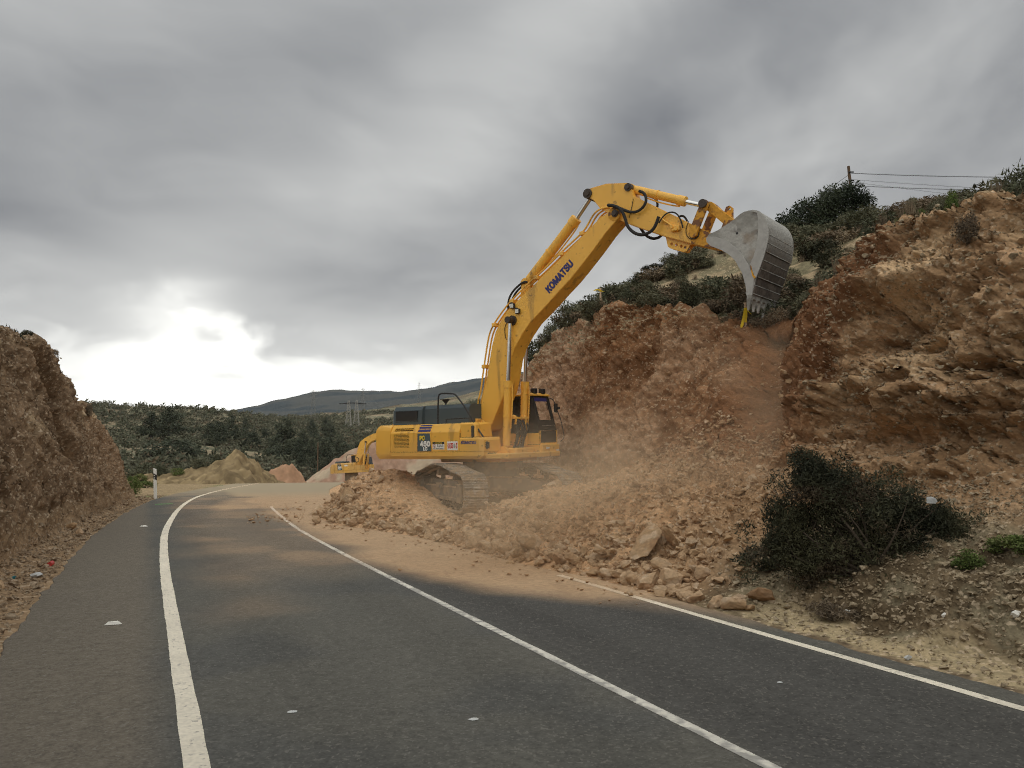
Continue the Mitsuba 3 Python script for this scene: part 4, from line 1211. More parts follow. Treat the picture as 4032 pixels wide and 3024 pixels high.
# links
for l in (-.33, .33):
    A.add('side_link', [plate([(7.415 + .12 * math.cos(a), 8.005 + .12 * math.sin(a)) for a in np.linspace(-.6, 3.4, 10)] + [(7.0, 7.38), (6.97, 7.28), (7.06, 7.18), (7.18, 7.22), (7.22, 7.32)], l - .045, l + .045, round_=.03)], 'm_rusty')
A.add('link_pin', [cyl((7.415, -.42, 8.005), (7.415, .42, 8.005), .085, n=18), cyl((7.415, -.46, 8.005), (7.415, -.40, 8.005), .11, n=16)], 'm_grease')
A.add('bucket_link', [plate([(7.40, 8.12), (7.33, 8.02), (7.36, 7.93), (7.55, 7.76), (7.92, 7.38), (8.02, 7.36), (8.12, 7.45), (8.09, 7.56), (7.75, 7.86), (7.55, 8.08)], -.17, .17, round_=.03)], 'm_rusty')
A.add('lifting_lug', plate([(7.78, 7.74), (7.86, 7.93), (7.95, 7.95), (8.03, 7.88), (8.02, 7.60), (7.93, 7.58)], .02, .10, [ring_pts((7.95, 7.865), .035, 12)]), 'm_rusty')
# bucket
W = .92
outer = [(7.98, 7.12), (8.133, 7.19), (8.394, 7.312), (8.567, 7.43), (8.66, 7.462), (8.777, 7.475), (8.88, 7.468), (8.98, 7.44), (9.06, 7.39), (9.13, 7.31), (9.20, 7.18), (9.24, 7.03), (9.247, 6.86), (9.225, 6.69), (9.18, 6.52), (9.12, 6.34), (9.02, 6.09), (8.9, 5.82), (8.84, 5.62), (8.78, 5.42)]
front = [(8.66, 5.42), (8.645, 5.646), (8.574, 5.962), (8.399, 6.316), (8.25, 6.48), (8.068, 6.613), (7.90, 6.70), (7.791, 6.76), (7.70, 6.86), (7.69, 6.98), (7.76, 7.07), (7.86, 7.09)]
bkt = A.add('bucket', [plate(outer + front, -W, -W + .05), plate(outer + front, W - .05, W)], 'm_bucket', 25)
po = np.array(outer)
tn = np.gradient(po, axis=0)
tn /= np.linalg.norm(tn, axis=1, keepdims=True)
inn = po + np.stack([tn[:, 1], -tn[:, 0]], 1) * .05
A.add('shell', plate([tuple(q) for q in po] + [tuple(q) for q in inn[::-1]], -W + .004, W - .004), 'm_shell', 25, parent=bkt, label='worn dark bucket shell')
band = sg.Polygon(outer + front)
inner_edge = [(8.86, 7.43), (8.98, 7.38), (9.005, 7.23), (8.993, 6.92), (8.95, 6.6), (8.857, 6.33), (8.768, 6.16), (8.87, 5.86)]
back_band = [q for q in outer if q[0] > 8.8 and q[1] > 5.8]
for sgn in (-1, 1):
    A.add('wear_strip', plate(back_band + inner_edge[::-1], sgn * (W + .012) - .014, sgn * (W + .012) + .014), 'm_strip', 25, parent=bkt)
    fi = [(8.79, 5.42), (8.85, 5.80), (8.74, 6.14), (8.56, 6.46), (8.38, 6.68), (8.15, 6.86), (7.95, 6.96), (7.76, 7.0)]
    A.add('side_cutter', plate(front[:10] + fi[::-1], sgn * (W + .012) - .016, sgn * (W + .012) + .016), 'm_strip', 25, parent=bkt)
A.add('crack', plate([(8.775, 6.14), (8.80, 6.12), (8.845, 5.90), (8.90, 5.84), (8.87, 5.80), (8.82, 5.86), (8.80, 5.95)], -W - .034, -W - .024), 'm_rusty', False, parent=bkt, label='rust brown joint on the side of the bucket')
A.add('hole', cyl((8.47, -W - .004, 6.97), (8.47, -W + .02, 6.97), .03, n=14), 'm_black', parent=bkt)
sl = np.r_[0, np.cumsum(np.linalg.norm(np.diff(po, axis=0), axis=1))]
for i in range(9):
    a, b = 1.62 + i * .205, 1.62 + i * .205 + .185
    if b > sl[-1] - .02:
        break
    q = [np.array([np.interp(x, sl, po[:, 0]), np.interp(x, sl, po[:, 1])]) for x in (a, (a + b) / 2, b)]
    nn = []
    for x in (a, (a + b) / 2, b):
        t = np.array([np.interp(x + .03, sl, po[:, 0]) - np.interp(x - .03, sl, po[:, 0]), np.interp(x + .03, sl, po[:, 1]) - np.interp(x - .03, sl, po[:, 1])])
        t /= np.linalg.norm(t)
        nn.append(np.array([-t[1], t[0]]))
    th = .016 + .018 * ((i * 7) % 3) / 2
    A.add('wear_bar', plate([tuple(v) for v in q] + [tuple(v + o * th) for v, o in zip(q[::-1], nn[::-1])], -W + .01, W - .01), 'm_shell', False, parent=bkt)
    A.add('weld', [box(*(lambda c: (c[0] - .008, c[0] + .008, -W + .01, W - .01, c[1] - .008, c[1] + .008))(q[2] + nn[2] * (th + .001)))], 'm_bucket', False, parent=bkt)
A.add('cutting_edge', plate([(8.63, 5.50), (8.68, 5.34), (8.76, 5.34), (8.81, 5.52)], -W - .02, W + .02), 'm_bucket', False, parent=bkt)
for i, l in enumerate(np.linspace(-W + .06, W - .10, 6)):
    long = .26 + .10 * (i in (3, 5))
    A.add('tooth', [hull([(r, l + s * .062, 5.52) for r in (8.66, 8.79) for s in (-1, 1)] + [(r, l + s * .058, 5.30) for r in (8.645, 8.75) for s in (-1, 1)]), hull([(r, l + s * .052, 5.33) for r in (8.64, 8.745) for s in (-1, 1)] + [(8.655 + .02, l + s * .022, 5.33 - long) for s in (-1, 1)] + [(8.635, l + s * .022, 5.33 - long) for s in (-1, 1)])], 'm_bucket', False, parent=bkt)
for l in (-.28, .28):
    A.add('ear', plate([(7.70, 6.86), (7.69, 7.02), (7.95, 7.55), (8.05, 7.60), (8.14, 7.52), (8.2, 7.24), (8.1, 6.95), (7.85, 6.85)], l - .03, l + .03), 'm_rusty', parent=bkt)
A.add('hinge_pin', cyl((7.79, -.40, 6.96), (7.79, .40, 6.96), .09, n=18), 'm_grease', parent=bkt)
# cab
scene['m_pane'] = {'type': 'thindielectric', 'int_ior': 1.5}
FB, FT = 1.60, 1.31          # front at the floor and under the roof
cb = A.add('cab', [cbox(.10, 1.62, .50, 1.46, 1.60, 1.90, .02), cbox(1.60, 1.69, .53, 1.46, 1.60, 1.88, .02)], 'm_yellow', 25)
prof = [(.15, 1.88), (FB, 1.88), (FB, 2.30), (FT, 3.38), (.15, 3.38)]
rear_win = [(.22, 3.28), (1.14, 3.28), (1.36, 2.55), (1.36, 2.30), (.22, 2.30)]
A.add('side_wall', plate(prof, .50, .525, [rear_win]), 'm_black', 25, parent=cb, label='black right wall of the cab')
A.add('side_wall', plate(prof, 1.435, 1.46, [[(.3, 3.32), (1.22, 3.32), (1.45, 2.45), (1.45, 2.2), (.3, 2.2)]]), 'm_black', 25, parent=cb)
A.add('side_glass', plate(rear_win, .508, .514), 'm_dark_glass', False, parent=cb)
A.add('rear_wall', [box(.15, .18, .525, 1.435, 1.88, 2.5), box(.15, .18, .525, .62, 2.5, 3.36), box(.15, .18, 1.34, 1.435, 2.5, 3.36), box(.15, .18, .62, 1.34, 3.28, 3.36)], 'm_black', False, parent=cb)
A.add('floor', box(.18, FB - .02, .525, 1.435, 1.88, 1.92), 'm_black', False, parent=cb)


def on_front(poly, t0, t1):
    """A plate on the cab's raked front: polygon in (l, z)."""
    m = plate(poly, 0, 1)
    v = np.array(m.vertices)
    d = t0 + (t1 - t0) * v[:, 1]
    zz = v[:, 2]
    r = np.where(zz < 2.30, FB, FB + (FT - FB) * (zz - 2.30) / 1.08)
    return trimesh.Trimesh(np.stack([r + d, v[:, 0], zz], 1), np.array(m.faces)[:, ::-1], process=False)


lw = [(.66, 3.22), (1.36, 3.22), (1.36, 2.62), (.66, 2.62)]
A.add('windscreen_frame', on_front([(.50, 2.30), (1.46, 2.30), (1.46, 3.38), (.50, 3.38)], -.03, 0).slice_plane((0, 0, 2.30), (0, 0, 1)) if False else
      cat(on_front([(.50, 2.30), (.66, 2.30), (.66, 3.38), (.50, 3.38)], -.03, 0), on_front([(1.36, 2.30), (1.46, 2.30), (1.46, 3.38), (1.36, 3.38)], -.03, 0),
          on_front([(.66, 3.22), (1.36, 3.22), (1.36, 3.38), (.66, 3.38)], -.03, 0), on_front([(.66, 2.30), (1.36, 2.30), (1.36, 2.62), (.66, 2.62)], -.03, 0)), 'm_black', 25, parent=cb)
A.add('windscreen', on_front(lw, -.018, -.016).slice_plane((0, 0, 0), (0, 0, 1)), 'm_pane', False, parent=cb)
A.add('lower_windscreen', on_front([(.56, 1.93), (1.42, 1.93), (1.42, 2.29), (.56, 2.29)], -.012, .004), 'm_dark_glass', False, parent=cb)
A.add('front_rim', [on_front([(.50, 1.88), (.56, 1.88), (.56, 2.30), (.50, 2.30)], -.03, 0), on_front([(1.42, 1.88), (1.46, 1.88), (1.46, 2.30), (1.42, 2.30)], -.03, .01), on_front([(.56, 1.88), (1.42, 1.88), (1.42, 1.93), (.56, 1.93)], -.03, 0)], 'm_yellow', False, parent=cb)
A.add('sun_shade', on_front([(.62, 3.20), (1.30, 3.20), (1.30, 3.31), (.62, 3.31)], .002, .008), 'm_blue', False, parent=cb)
A.add('wiper', [on_front([(.72, 2.44), (1.38, 2.44), (1.38, 2.452), (.72, 2.452)], .004, .02)], 'm_bucket', False, parent=cb)
A.add('roof', [hull([(r, l, z) for r in (.10, FT + .05) for l in (.49, 1.47) for z in (3.37, 3.41)] + [(r, l, 3.465) for r in (.16, FT - .06) for l in (.56, 1.40)])], 'm_yellow', 25, parent=cb)
A.add('lower_panel', plate([(.15, 1.89), (FB - .002, 1.89), (FB - .002, 2.225), (.15, 2.225)], .478, .50), 'm_yellow', 25, parent=cb, label='yellow panel low on the cab side')
A.add('grab_handle', on_front([(1.20, 3.14), (1.215, 3.14), (1.215, 2.94), (1.20, 2.94)], .01, .03), 'm_black', False, parent=cb)
A.add('seat', [cbox(.55, 1.0, .95, 1.30, 1.92, 2.35, .05), cbox(.42, .55, .95, 1.30, 2.2, 2.60, .05)], 'm_black', parent=cb)
for l in (.72, 1.18):
    A.add('work_lamp', [cbox(FT - .12, FT + .04, l - .08, l + .08, 3.44, 3.60, .015)], 'm_black', parent=cb)
m0 = [(FT, 1.46, 3.28), (FT + .05, 1.52, 3.30), (FT + .14, 1.58, 3.2), (1.50, 1.62, 3.0), (1.62, 1.66, 2.65), (1.70, 1.66, 2.32), (1.72, 1.66, 2.05), (1.66, 1.56, 1.95)]
A.add('mirror_arm', [tube(spline(m0, 5), .016, 6), cbox(1.44, 1.50, 1.56, 1.72, 2.86, 3.14, .015), cbox(1.48, 1.54, 1.68, 1.78, 2.96, 3.04, .01)], 'm_black', parent=cb)
A.add('head_lamp', [cbox(1.685, 1.705, 1.28, 1.42, 1.63, 1.72, .008)], 'm_lens', parent=cb)
A.add('data_plate', box(1.692, 1.70, .70, .88, 1.74, 1.80), 'm_white', False, parent=cb)

# ---- the smaller machine further down the road
E2 = thing('excavator', 'smaller yellow excavator far down the road, half hidden behind the rubble heap', 'excavator')
B = Rig(E2, (-18.9, 95, -1.2), math.radians(22), 0, math.radians(3))
BG = Rig(E2, (-18.5, 95, -2.25), math.radians(15))
b_ = lambda *a, **k: B.add(*a, **k)
b_('body', [hull([(-1.43, l, 1.25) for l in (-1.3, 1.3)] + [(-1.50, l, z) for l in (-1.25, 1.25) for z in (1.4, 1.95)] + [(-1.40, l, 2.25) for l in (-1.15, 1.15)] + [(-.86, l, z) for l in (-1.4, 1.4) for z in (1.25, 2.29)]),
          along_r([(-1.4, 1.55), (-1.4, 2.25), (-1.3, 2.38), (1.3, 2.38), (1.4, 2.2), (1.4, 1.55)], -.83, 1.82), along_r([(-1.4, 1.25), (-1.4, 1.53), (1.4, 1.53), (1.4, 1.25)], -.83, 2.78), along_r([(-1.38, 1.55), (-1.38, 2.05), (-.6, 2.05), (-.6, 1.55)], 1.85, 2.76)], 'm_yellow')
b_('model_sign', plate([(-.40, 1.60), (.22, 1.60), (.06, 2.22), (-.43, 2.22)], -1.41, -1.395), 'm_teal', False)
b_('lettering', [heavy(lettering('240', .20, (-.33, 1.80), 0, -1.41, .44), .02)], 'm_white', False)
b_('lettering', lettering('NLC', .11, (-.28, 1.64), 0, -1.41, .30), 'm_white', False)
b_('lettering', lettering('PC', .11, (-.25, 2.04), 0, -1.41, .2), 'm_decal_yellow', False)
b_('stripe', [box(-.45, .05, -1.36, -1.30, 2.30, 2.34), box(-.45, .05, -1.40, -1.36, 2.24, 2.28)], 'm_blue', False)
b_('sticker', plate(rect(.52, .95, 2.0, 2.16), -1.41, -1.395), 'm_white', False)
b_('engine_hood', cbox(-1.3, -.2, -.6, .9, 2.35, 2.62, .08), 'm_hood')
c2 = b_('cab', [along_r([(.45, 1.5), (.45, 2.1), (1.35, 2.1), (1.35, 1.5)], .9, 2.72)], 'm_yellow')
b_('glazing', plate([(.25, 2.10), (2.62, 2.10), (2.44, 2.95), (2.05, 3.22), (.25, 3.22)], .47, 1.33), 'm_dark_glass', parent=c2)
b_('roof', cbox(.2, 2.08, .45, 1.35, 3.22, 3.31, .03), 'm_yellow', parent=c2)
b_('guard_rail', tube([(.673, -1.1, 2.35), (.659, -1.1, 3.15), (.80, -1.1, 3.29), (1.293, -1.1, 3.31), (1.65, -1.1, 3.2), (1.9, -1.1, 2.4)], .03, 6), 'm_black')
b_('boom', plate([(1.234, 2.9), (1.45, 3.36), (1.775, 4.323), (1.964, 4.7), (2.591, 5.114), (3.652, 5.523), (5.4, 5.75), (5.5, 5.35), (3.666, 4.75), (3.233, 4.525), (2.851, 4.193), (2.474, 3.526), (1.952, 2.69), (1.70, 2.2), (1.30, 2.2)], -.27, .27), 'm_yellow')
for l in (-.38, .38):
    jack(B, 'boom_cylinder', (2.30, 1.6), (2.60, 3.35), (2.781, 4.66), l, .11, .055)
b_('hose', tube(spline([(1.2, -.3, 3.1), (1.15, -.32, 2.75), (1.35, -.33, 2.45), (1.7, -.32, 2.5), (1.75, -.3, 2.75), (1.45, -.3, 3.0)], 5), .03, 6), 'm_rubber')
for y in (-1.2, 1.2):
    BG.add('crawler_track', [cbox(-2.1, 2.1, y - .3, y + .3, .1, 1.0, .25)], 'm_track')
BG.add('slew_ring', cyl((0, 0, .8), (0, 0, 2.35), .75, n=24), 'm_frame')
# ---------------------------------------------------------------- stones
def rock_mesh(rng, n=24, axes=(1, 1, .75), fine=0):
    d = rng.normal(size=(n, 3))
    d /= np.linalg.norm(d, axis=1, keepdims=True)
    m = hull(d * (.72 + .28 * rng.random((n, 1))) * np.array(axes))
    for _ in range(fine):
        m = m.subdivide()
    if fine:
        v = np.array(m.vertices)
        nn = v / np.linalg.norm(v, axis=1, keepdims=True)
        v = v + nn * (nz(v + rng.random(3) * 50, 2.2, 3, 5) * .26 + nz(v + 9, 7.0, 2, 6) * .08)[:, None]
        m = trimesh.Trimesh(v, m.faces, process=False)
    return m


rg = np.random.default_rng(42)
ROCKS = [mikit.ply(rock_mesh(rg, (13, 28)[i % 2] + i, (1, .85, .6 + .04 * i), 2), 'm_rock', smooth=24) for i in range(8)]


def rand_rot(rng):
    q = rng.normal(size=4)
    q /= np.linalg.norm(q)
    return trimesh.transformations.quaternion_matrix(q)


def surf_index(S, T, s, t):
    return np.unravel_index(np.argmin((S - s) ** 2 + (T - t) ** 2), S.shape)


def place(pos, size, rng, tilt=.5, squash=1.0):
    m = trimesh.transformations.euler_matrix(rng.normal() * tilt, rng.normal() * tilt, rng.random() * 6.28)
    m = m @ np.diag([size, size * rng.uniform(.8, 1.1), size * squash, 1])
    m[:3, 3] = pos
    return m


BOULDER_GROUP = 'boulders of the rubble heap'


def boulder(pos, size, rng, label=None, squash=1.0, tilt=.5):
    k = piece('', 'boulder')
    scene[k] = {**ROCKS[rng.integers(len(ROCKS))], 'to_world': T4(place(pos, size, rng, tilt, squash).tolist())}
    if label:
        tell(k, label, 'boulder')
    else:
        s_b = -pos[0] * ST + pos[1] * CT
        where = ('at the near end of the rubble heap by the big bush' if s_b < 11 else 'in the heap round the propped stone slabs' if s_b < 13.5 else 'in the dusty middle of the rubble heap' if s_b < 18.5
                 else 'in the rubble just before the near crawler track' if s_b < 23 else 'in the left end of the rubble heap')
        tell(k, ('small ' if size < .19 else 'larger ') + 'tan limestone boulder ' + where, 'boulder', ('small' if size < .19 else 'larger') + ' boulders ' + where)


rb = np.random.default_rng(5)
surf = lambda s, t: RM[surf_index(RS, RT, s, t)]
boulder(surf(10.3, 7.15) + [0, 0, .10], .29, rb, 'squarish boulder at the near end of the rubble, closest to the bush', .8)
boulder(surf(8.9, 7.2) + [0, 0, .05], .17, rb, 'last boulder of the heap towards the sandy verge', .8)
boulder(surf(14.6, 6.85) + [0, 0, .16], .42, rb, 'wide dusty boulder jutting out furthest onto the right lane', .8)
boulder(surf(26.0, 5.9) + [0, 0, .12], .46, rb, 'biggest boulder at the left end of the heap', .9)
boulder(surf(28.4, 5.45) + [0, 0, .12], .52, rb, 'flat rock at the far left tip of the rubble heap', .45)
boulder(world(24.9, 4.72, .12), .20, rb, 'round stone lying alone on the road before the left end of the heap', .95)
boulder(np.array([1.05, 21.4, 1.12]), .52, rb, 'big light block leaning against the far crawler track', .85)
boulder(world(10.25, 6.42, .045), .07, rb, 'small stone lying on the narrow edge line of the right lane', .9)
k = thing('stone_slab', 'thin slab of rock propped up aslant at the foot of the heap', 'slab')
sl_ = rock_mesh(rg, 30, (1, .75, .14), 2)
mm = trimesh.transformations.euler_matrix(.15, -.75, .5)
mm[:3, 3] = surf(11.6, 7.5) + [0, 0, .28]
sl_.apply_transform(np.diag([.42, .42, .42, 1]))
sl_.apply_transform(mm)
put(k, sl_, 'm_rock', 28)
k = thing('stone_slab', 'short slab leaning against the propped slab from the right', 'slab')
sl_ = rock_mesh(rg, 30, (.9, .8, .2), 2)
mm = trimesh.transformations.euler_matrix(.1, .95, .3)
mm[:3, 3] = surf(11.2, 7.75) + [0, 0, .26]
sl_.apply_transform(np.diag([.33, .35, .33, 1]))
sl_.apply_transform(mm)
put(k, sl_, 'm_rock', 28)

# the rest of the boulders: most lie along the foot of the heap
toe_s = PchipInterpolator([8.4, 10, 12, 14.1, 16.5, 19.6, 22, 24.4, 28.9], [6.95, 6.95, 6.98, 6.62, 6.55, 6.42, 5.9, 5.25, 5.7])
n_b = 0
while n_b < 165:
    s = rb.uniform(8.5, 29)
    up = rb.random() ** 2.6
    t = float(toe_s(s)) + up * 3.2
    size = np.clip(rb.lognormal(-2.05, .34), .10, .28) * (1.15 - .5 * up)
    if s < 10 and up > .25:
        continue
    if s < 13.5:
        size = min(size, .24)
    if 17.5 < s < 23 and up > .35:
        continue
    if np.hypot(*(surf(s, t)[:2] - [-.6, 24.9])) < 3.0 or size < .11:
        continue
    i = surf_index(RS, RT, s, t)
    boulder(RM[i] + [0, 0, size * .30], size, rb, squash=rb.uniform(.65, 1.0))
    n_b += 1


def scatter(M, N, picks, sizes, rng, variants, sink=.25, flat=.75):
    """One mesh of many little stones on the vertices picked."""
    vs, fs, at = [], [], 0
    for (i, j), size in zip(picks, sizes):
        m = variants[rng.integers(len(variants))]
        R = rand_rot(rng)[:3, :3]
        v = (np.array(m.vertices) @ R.T) * size
        v[:, 2] *= flat
        p = M[i, j] + N[i, j] * size * sink + rng.normal(size=3) * size * .5
        vs.append(v + p)
        fs.append(np.array(m.faces) + at)
        at += len(v)
    return trimesh.Trimesh(np.vstack(vs), np.vstack(fs), process=False)


def pick(mask, n, rng, area):
    idx = np.argwhere(mask)
    w = area[mask]
    return idx[rng.choice(len(idx), n, p=w / w.sum())]


def areas(M):
    return np.linalg.norm(np.cross(np.gradient(M, axis=0), np.gradient(M, axis=1)), axis=-1)


RA, LA = areas(RM), areas(LM)
SMALL = [rock_mesh(rg, 9) for _ in range(8)]
CHUNK = [rock_mesh(rg, 16) for _ in range(8)]
rs_ = np.random.default_rng(77)
heap_zone = (RS > 9.5) & (RS < 31) & (RJ > 1.0) & (RJ < 4.2)
toe = heap_zone & (RJ < 2.6)
pk = pick(toe, 1700, rs_, RA / (1 + 2 * (RJ - 1.0)) / np.where(RS > 22, 1.6, 1))
put('rubble_stones', scatter(RM, RNRM, pk, np.clip(rs_.lognormal(-2.75, .45, len(pk)), .02, .17), rs_, CHUNK), 'm_rock', 20)
tell('rubble_stones', 'broken stones of all sizes covering the foot of the dug heap', 'stones', kind='stuff')
pk = np.vstack([pick(heap_zone, 3000, rs_, RA), pick((RS > 10.5) & (RS < 40) & (RJ > 3.6) & (RJ < 6), 3200, rs_, RA), pick((RS > 10) & (RS < 15.5) & (RJ > 1.6) & (RJ < 4.3), 4200, rs_, RA)])
put('dug_stones', scatter(RM, RNRM, pk, np.clip(rs_.lognormal(-3.3, .5, len(pk)), .012, .12), rs_, SMALL, .2), 'm_rock', False)
tell('dug_stones', 'small stones stuck in the dug slope and its loose earth', 'stones', kind='stuff')
pk = np.vstack([pick((RS > 3) & (RS < 11) & (RJ > 3.7) & (RJ < 6.3), 9000, rs_, RA), pick((RS > 3) & (RS < 9.8) & (RJ > 2.2) & (RJ < 4.0), 9000, rs_, RA), pick((RS > 2) & (RS < 9.5) & (RJ > 1.1) & (RJ < 2.3), 1300, rs_, RA)])
put('cliff_pebbles', scatter(RM, RNRM, pk, np.clip(rs_.lognormal(-3.85, .5, len(pk)), .008, .085), rs_, SMALL, .15, .65), 'm_pebble', False)
tell('cliff_pebbles', 'pale pebbles bedded in the near cliff and the slope below it', 'pebbles', kind='stuff')
pk = np.vstack([pick((LS > 4) & (LS < 46) & (LJ > 1.15) & (LJ < 3.2), 7000, rs_, LA / LS ** .5), pick((LS > 4) & (LS < 44) & (LJ > 3.0) & (LJ < 7), 12000, rs_, LA / LS ** .5)])
put('bank_pebbles', scatter(LM, LNRM, pk, np.clip(rs_.lognormal(-3.7, .55, len(pk)), .010, .10), rs_, SMALL, .2, .7), 'm_pebble_left', False)
tell('bank_pebbles', 'gravel at the left edge of the road and stones stuck in the bank', 'gravel', kind='stuff')
# a few larger stones below the left bank
for s, t, r, lab in ((13.3, -2.15, .17, 'tan stone against the left bank at the edge of the photograph'), (14.6, -1.95, .12, 'smaller tan stone at the foot of the left bank'), (24.5, -1.75, .20, 'squat brown rock fallen at the foot of the left bank'), (23.6, -1.45, .14, 'smaller brown rock beside the squat one below the left bank'), (33.9, -2.25, .42, 'tan rock ledge sticking out of the far shoulder of the left bank')):
    i = surf_index(LS, LT, s, t + float(off(s)) * (s > 27))
    if s > 27:
        j_ = int(np.argmin(abs(LS[:, 0] - s)))
        i = (j_, int(np.argmin(abs(LM[j_, :, 2] - (3.5 if s > 30 else 5.35)) + np.where(LJ[j_] > 6.3, 9, 0))))
    kk = piece('', 'fallen_stone' if s < 27 else 'rock_ledge')
    scene[kk] = {**ROCKS[rb.integers(len(ROCKS))], 'to_world': T4(place(LM[i] + ([0, 0, r * .4] if s < 27 else [-.25, .1, -.1]), r, rb, .4 if s < 27 else .15, .75 if s < 27 else .55).tolist())}
    tell(kk, lab, 'stone')
# crumbs on the road
vs = []
for _ in range(420):
    a = rb.random()
    if a < .45:
        s, t = rb.normal(27.5, 1.3), rb.uniform(2.6, 5.6)
    elif a < .6:
        s, t = rb.normal(33, 2.5), rb.uniform(3.0, 6.5)
    else:
        s = rb.uniform(9.5, 25)
        t = float(toe_s(s)) - abs(rb.normal(0, .8))
    m = SMALL[rb.integers(8)]
    r = np.clip(rb.lognormal(-3.55, .55), .010, .10)
    vs.append(trimesh.Trimesh(np.array(m.vertices) * r * [1, 1, .7] + world(s, t + float(off(s)) * (1 if s > 26 else 0), r * .4 + .003), m.faces, process=False))
put('road_crumbs', cat(vs), 'm_clod', False)
tell('road_crumbs', 'clods and crumbs of earth scattered on the road before the heap', 'clods', kind='stuff')
# ---------------------------------------------------------------- plants
def leaves(centres, spread, n, size, rng, long=1.0, up=0.0):
    """n leaf-sized triangles strewn about each centre (a Gaussian of that spread)."""
    c = np.repeat(np.asarray(centres, float), n, 0)
    sp_ = np.repeat(np.broadcast_to(np.asarray(spread, float).reshape(-1, 1) if np.ndim(spread) else spread, (len(centres), 1)), n, 0)
    d = rng.normal(size=c.shape)
    d *= (np.minimum(1.0, 1.7 / np.linalg.norm(d, axis=1, keepdims=True)))
    p = c + d * sp_
    a = rng.normal(size=p.shape)
    a[:, 2] += up
    a += d * .5
    a /= np.linalg.norm(a, axis=1, keepdims=True)
    b = np.cross(a, rng.normal(size=p.shape))
    b /= np.linalg.norm(b, axis=1, keepdims=True)
    s = size * rng.uniform(.6, 1.3, (len(p), 1))
    v = np.stack([p + a * s * long, p - a * s * long * .5 + b * s * .5, p - a * s * long * .5 - b * s * .5], 1).reshape(-1, 3)
    return v, np.arange(len(v)).reshape(-1, 3)


def mesh_of(*vf):
    at, vs, fs = 0, [], []
    for v, f in vf:
        vs.append(v)
        fs.append(f + at)
        at += len(v)
    return trimesh.Trimesh(np.vstack(vs), np.vstack(fs), process=False)


def ellipsoid_points(n, rx, ry, rz, rng, shell=.55, cz=0.0):
    d = rng.normal(size=(n, 3))
    d /= np.linalg.norm(d, axis=1, keepdims=True)
    r = (shell + (1 - shell) * rng.random((n, 1))) ** .7
    return d * r * [rx, ry, rz] + [0, 0, cz]


def twigs(base, tips, rng, r0=.02, r1=.004, n=4, bend=.12):
    ms = []
    for t in tips:
        b = np.asarray(base) + rng.normal(size=3) * .04
        L = np.linalg.norm(t - b)
        k = np.linspace(0, 1, n)[:, None]
        path = b * (1 - k) + t * k + np.sin(k * math.pi) * rng.normal(size=3) * bend * L
        ms.append(tube(path, np.linspace(r0, r1, n), 4))
    return cat(ms)


rv = np.random.default_rng(101)
# prototypes, about a metre high with the foot at the origin
SHRUBS, TWIGS = [], []
for i in range(6):
    rx, rz = (.62, .50) if i % 3 == 0 else ((.5, .62) if i % 3 == 1 else (.75, .42))
    c = ellipsoid_points(34, rx, rx * .9, rz, rv, .45, rz * .85)
    c = c[c[:, 2] > .05]
    v, f = leaves(c, .13, 46, .052, rv, 1.8, .4)
    v[:, 2] = np.maximum(v[:, 2], .0)
    SHRUBS.append((v, f))
    TWIGS.append(mikit.ply(twigs((0, 0, 0), c[::2], rv, .018, .005), 'm_twig', smooth=False))
SHRUB_PLY = {m: [mikit.ply(mesh_of(s), m, smooth=False) for s in SHRUBS] for m in ('m_shrub', 'm_bush', 'm_dry', 'm_grass')}
TUFT = []
for i in range(4):
    n = 70
    a = rv.uniform(0, 6.28, n)
    lean = rv.uniform(.05, .6, n)
    h = rv.uniform(.45, 1.0, n)
    b = np.stack([rv.normal(0, .10, n), rv.normal(0, .10, n), np.zeros(n)], 1)
    tip = b + np.stack([np.cos(a) * lean * h, np.sin(a) * lean * h, h], 1)
    side = np.stack([-np.sin(a), np.cos(a), 0 * a], 1) * .022
    v = np.stack([b - side, b + side, tip], 1).reshape(-1, 3)
    TUFT.append((v, np.arange(3 * n).reshape(-1, 3)))
TUFT_PLY = {m: [mikit.ply(mesh_of(t), m, smooth=False) for t in TUFT] for m in ('m_dry', 'm_grass')}


def upright(pos, sx, sz, rng, sy=None):
    m = trimesh.transformations.rotation_matrix(rng.uniform(0, 6.28), (0, 0, 1)) @ np.diag([sx, sy or sx, sz, 1])
    m[:3, 3] = pos
    return T4(m.tolist())


def shrub(pos, w, h, m, label, group=None, name='shrub', rng=rv):
    k = piece('', name)
    i = rng.integers(6)
    to = upright(np.asarray(pos) - [0, 0, .04], w, h, rng)
    scene[k + '__foliage'] = {**SHRUB_PLY[m][i], 'to_world': to}
    scene[k + '__stem'] = {**TWIGS[i], 'to_world': to}
    tell(k, label, 'bush' if name != 'shrub' else 'shrub', group)
    return k


def on_right(s, t):
    return RM[surf_index(RS, RT, s, t)]


def on_left(s, t):
    return LM[surf_index(LS, LT, s, t)]


def hill_at(x, y):
    """The hill above the cutting, at (x, y)."""
    m = RJ > 6.2
    i = np.argmin((RM[..., 0] - x) ** 2 + (RM[..., 1] - y) ** 2 + np.where(m, 0, 1e6))
    return RM.reshape(-1, 3)[i]


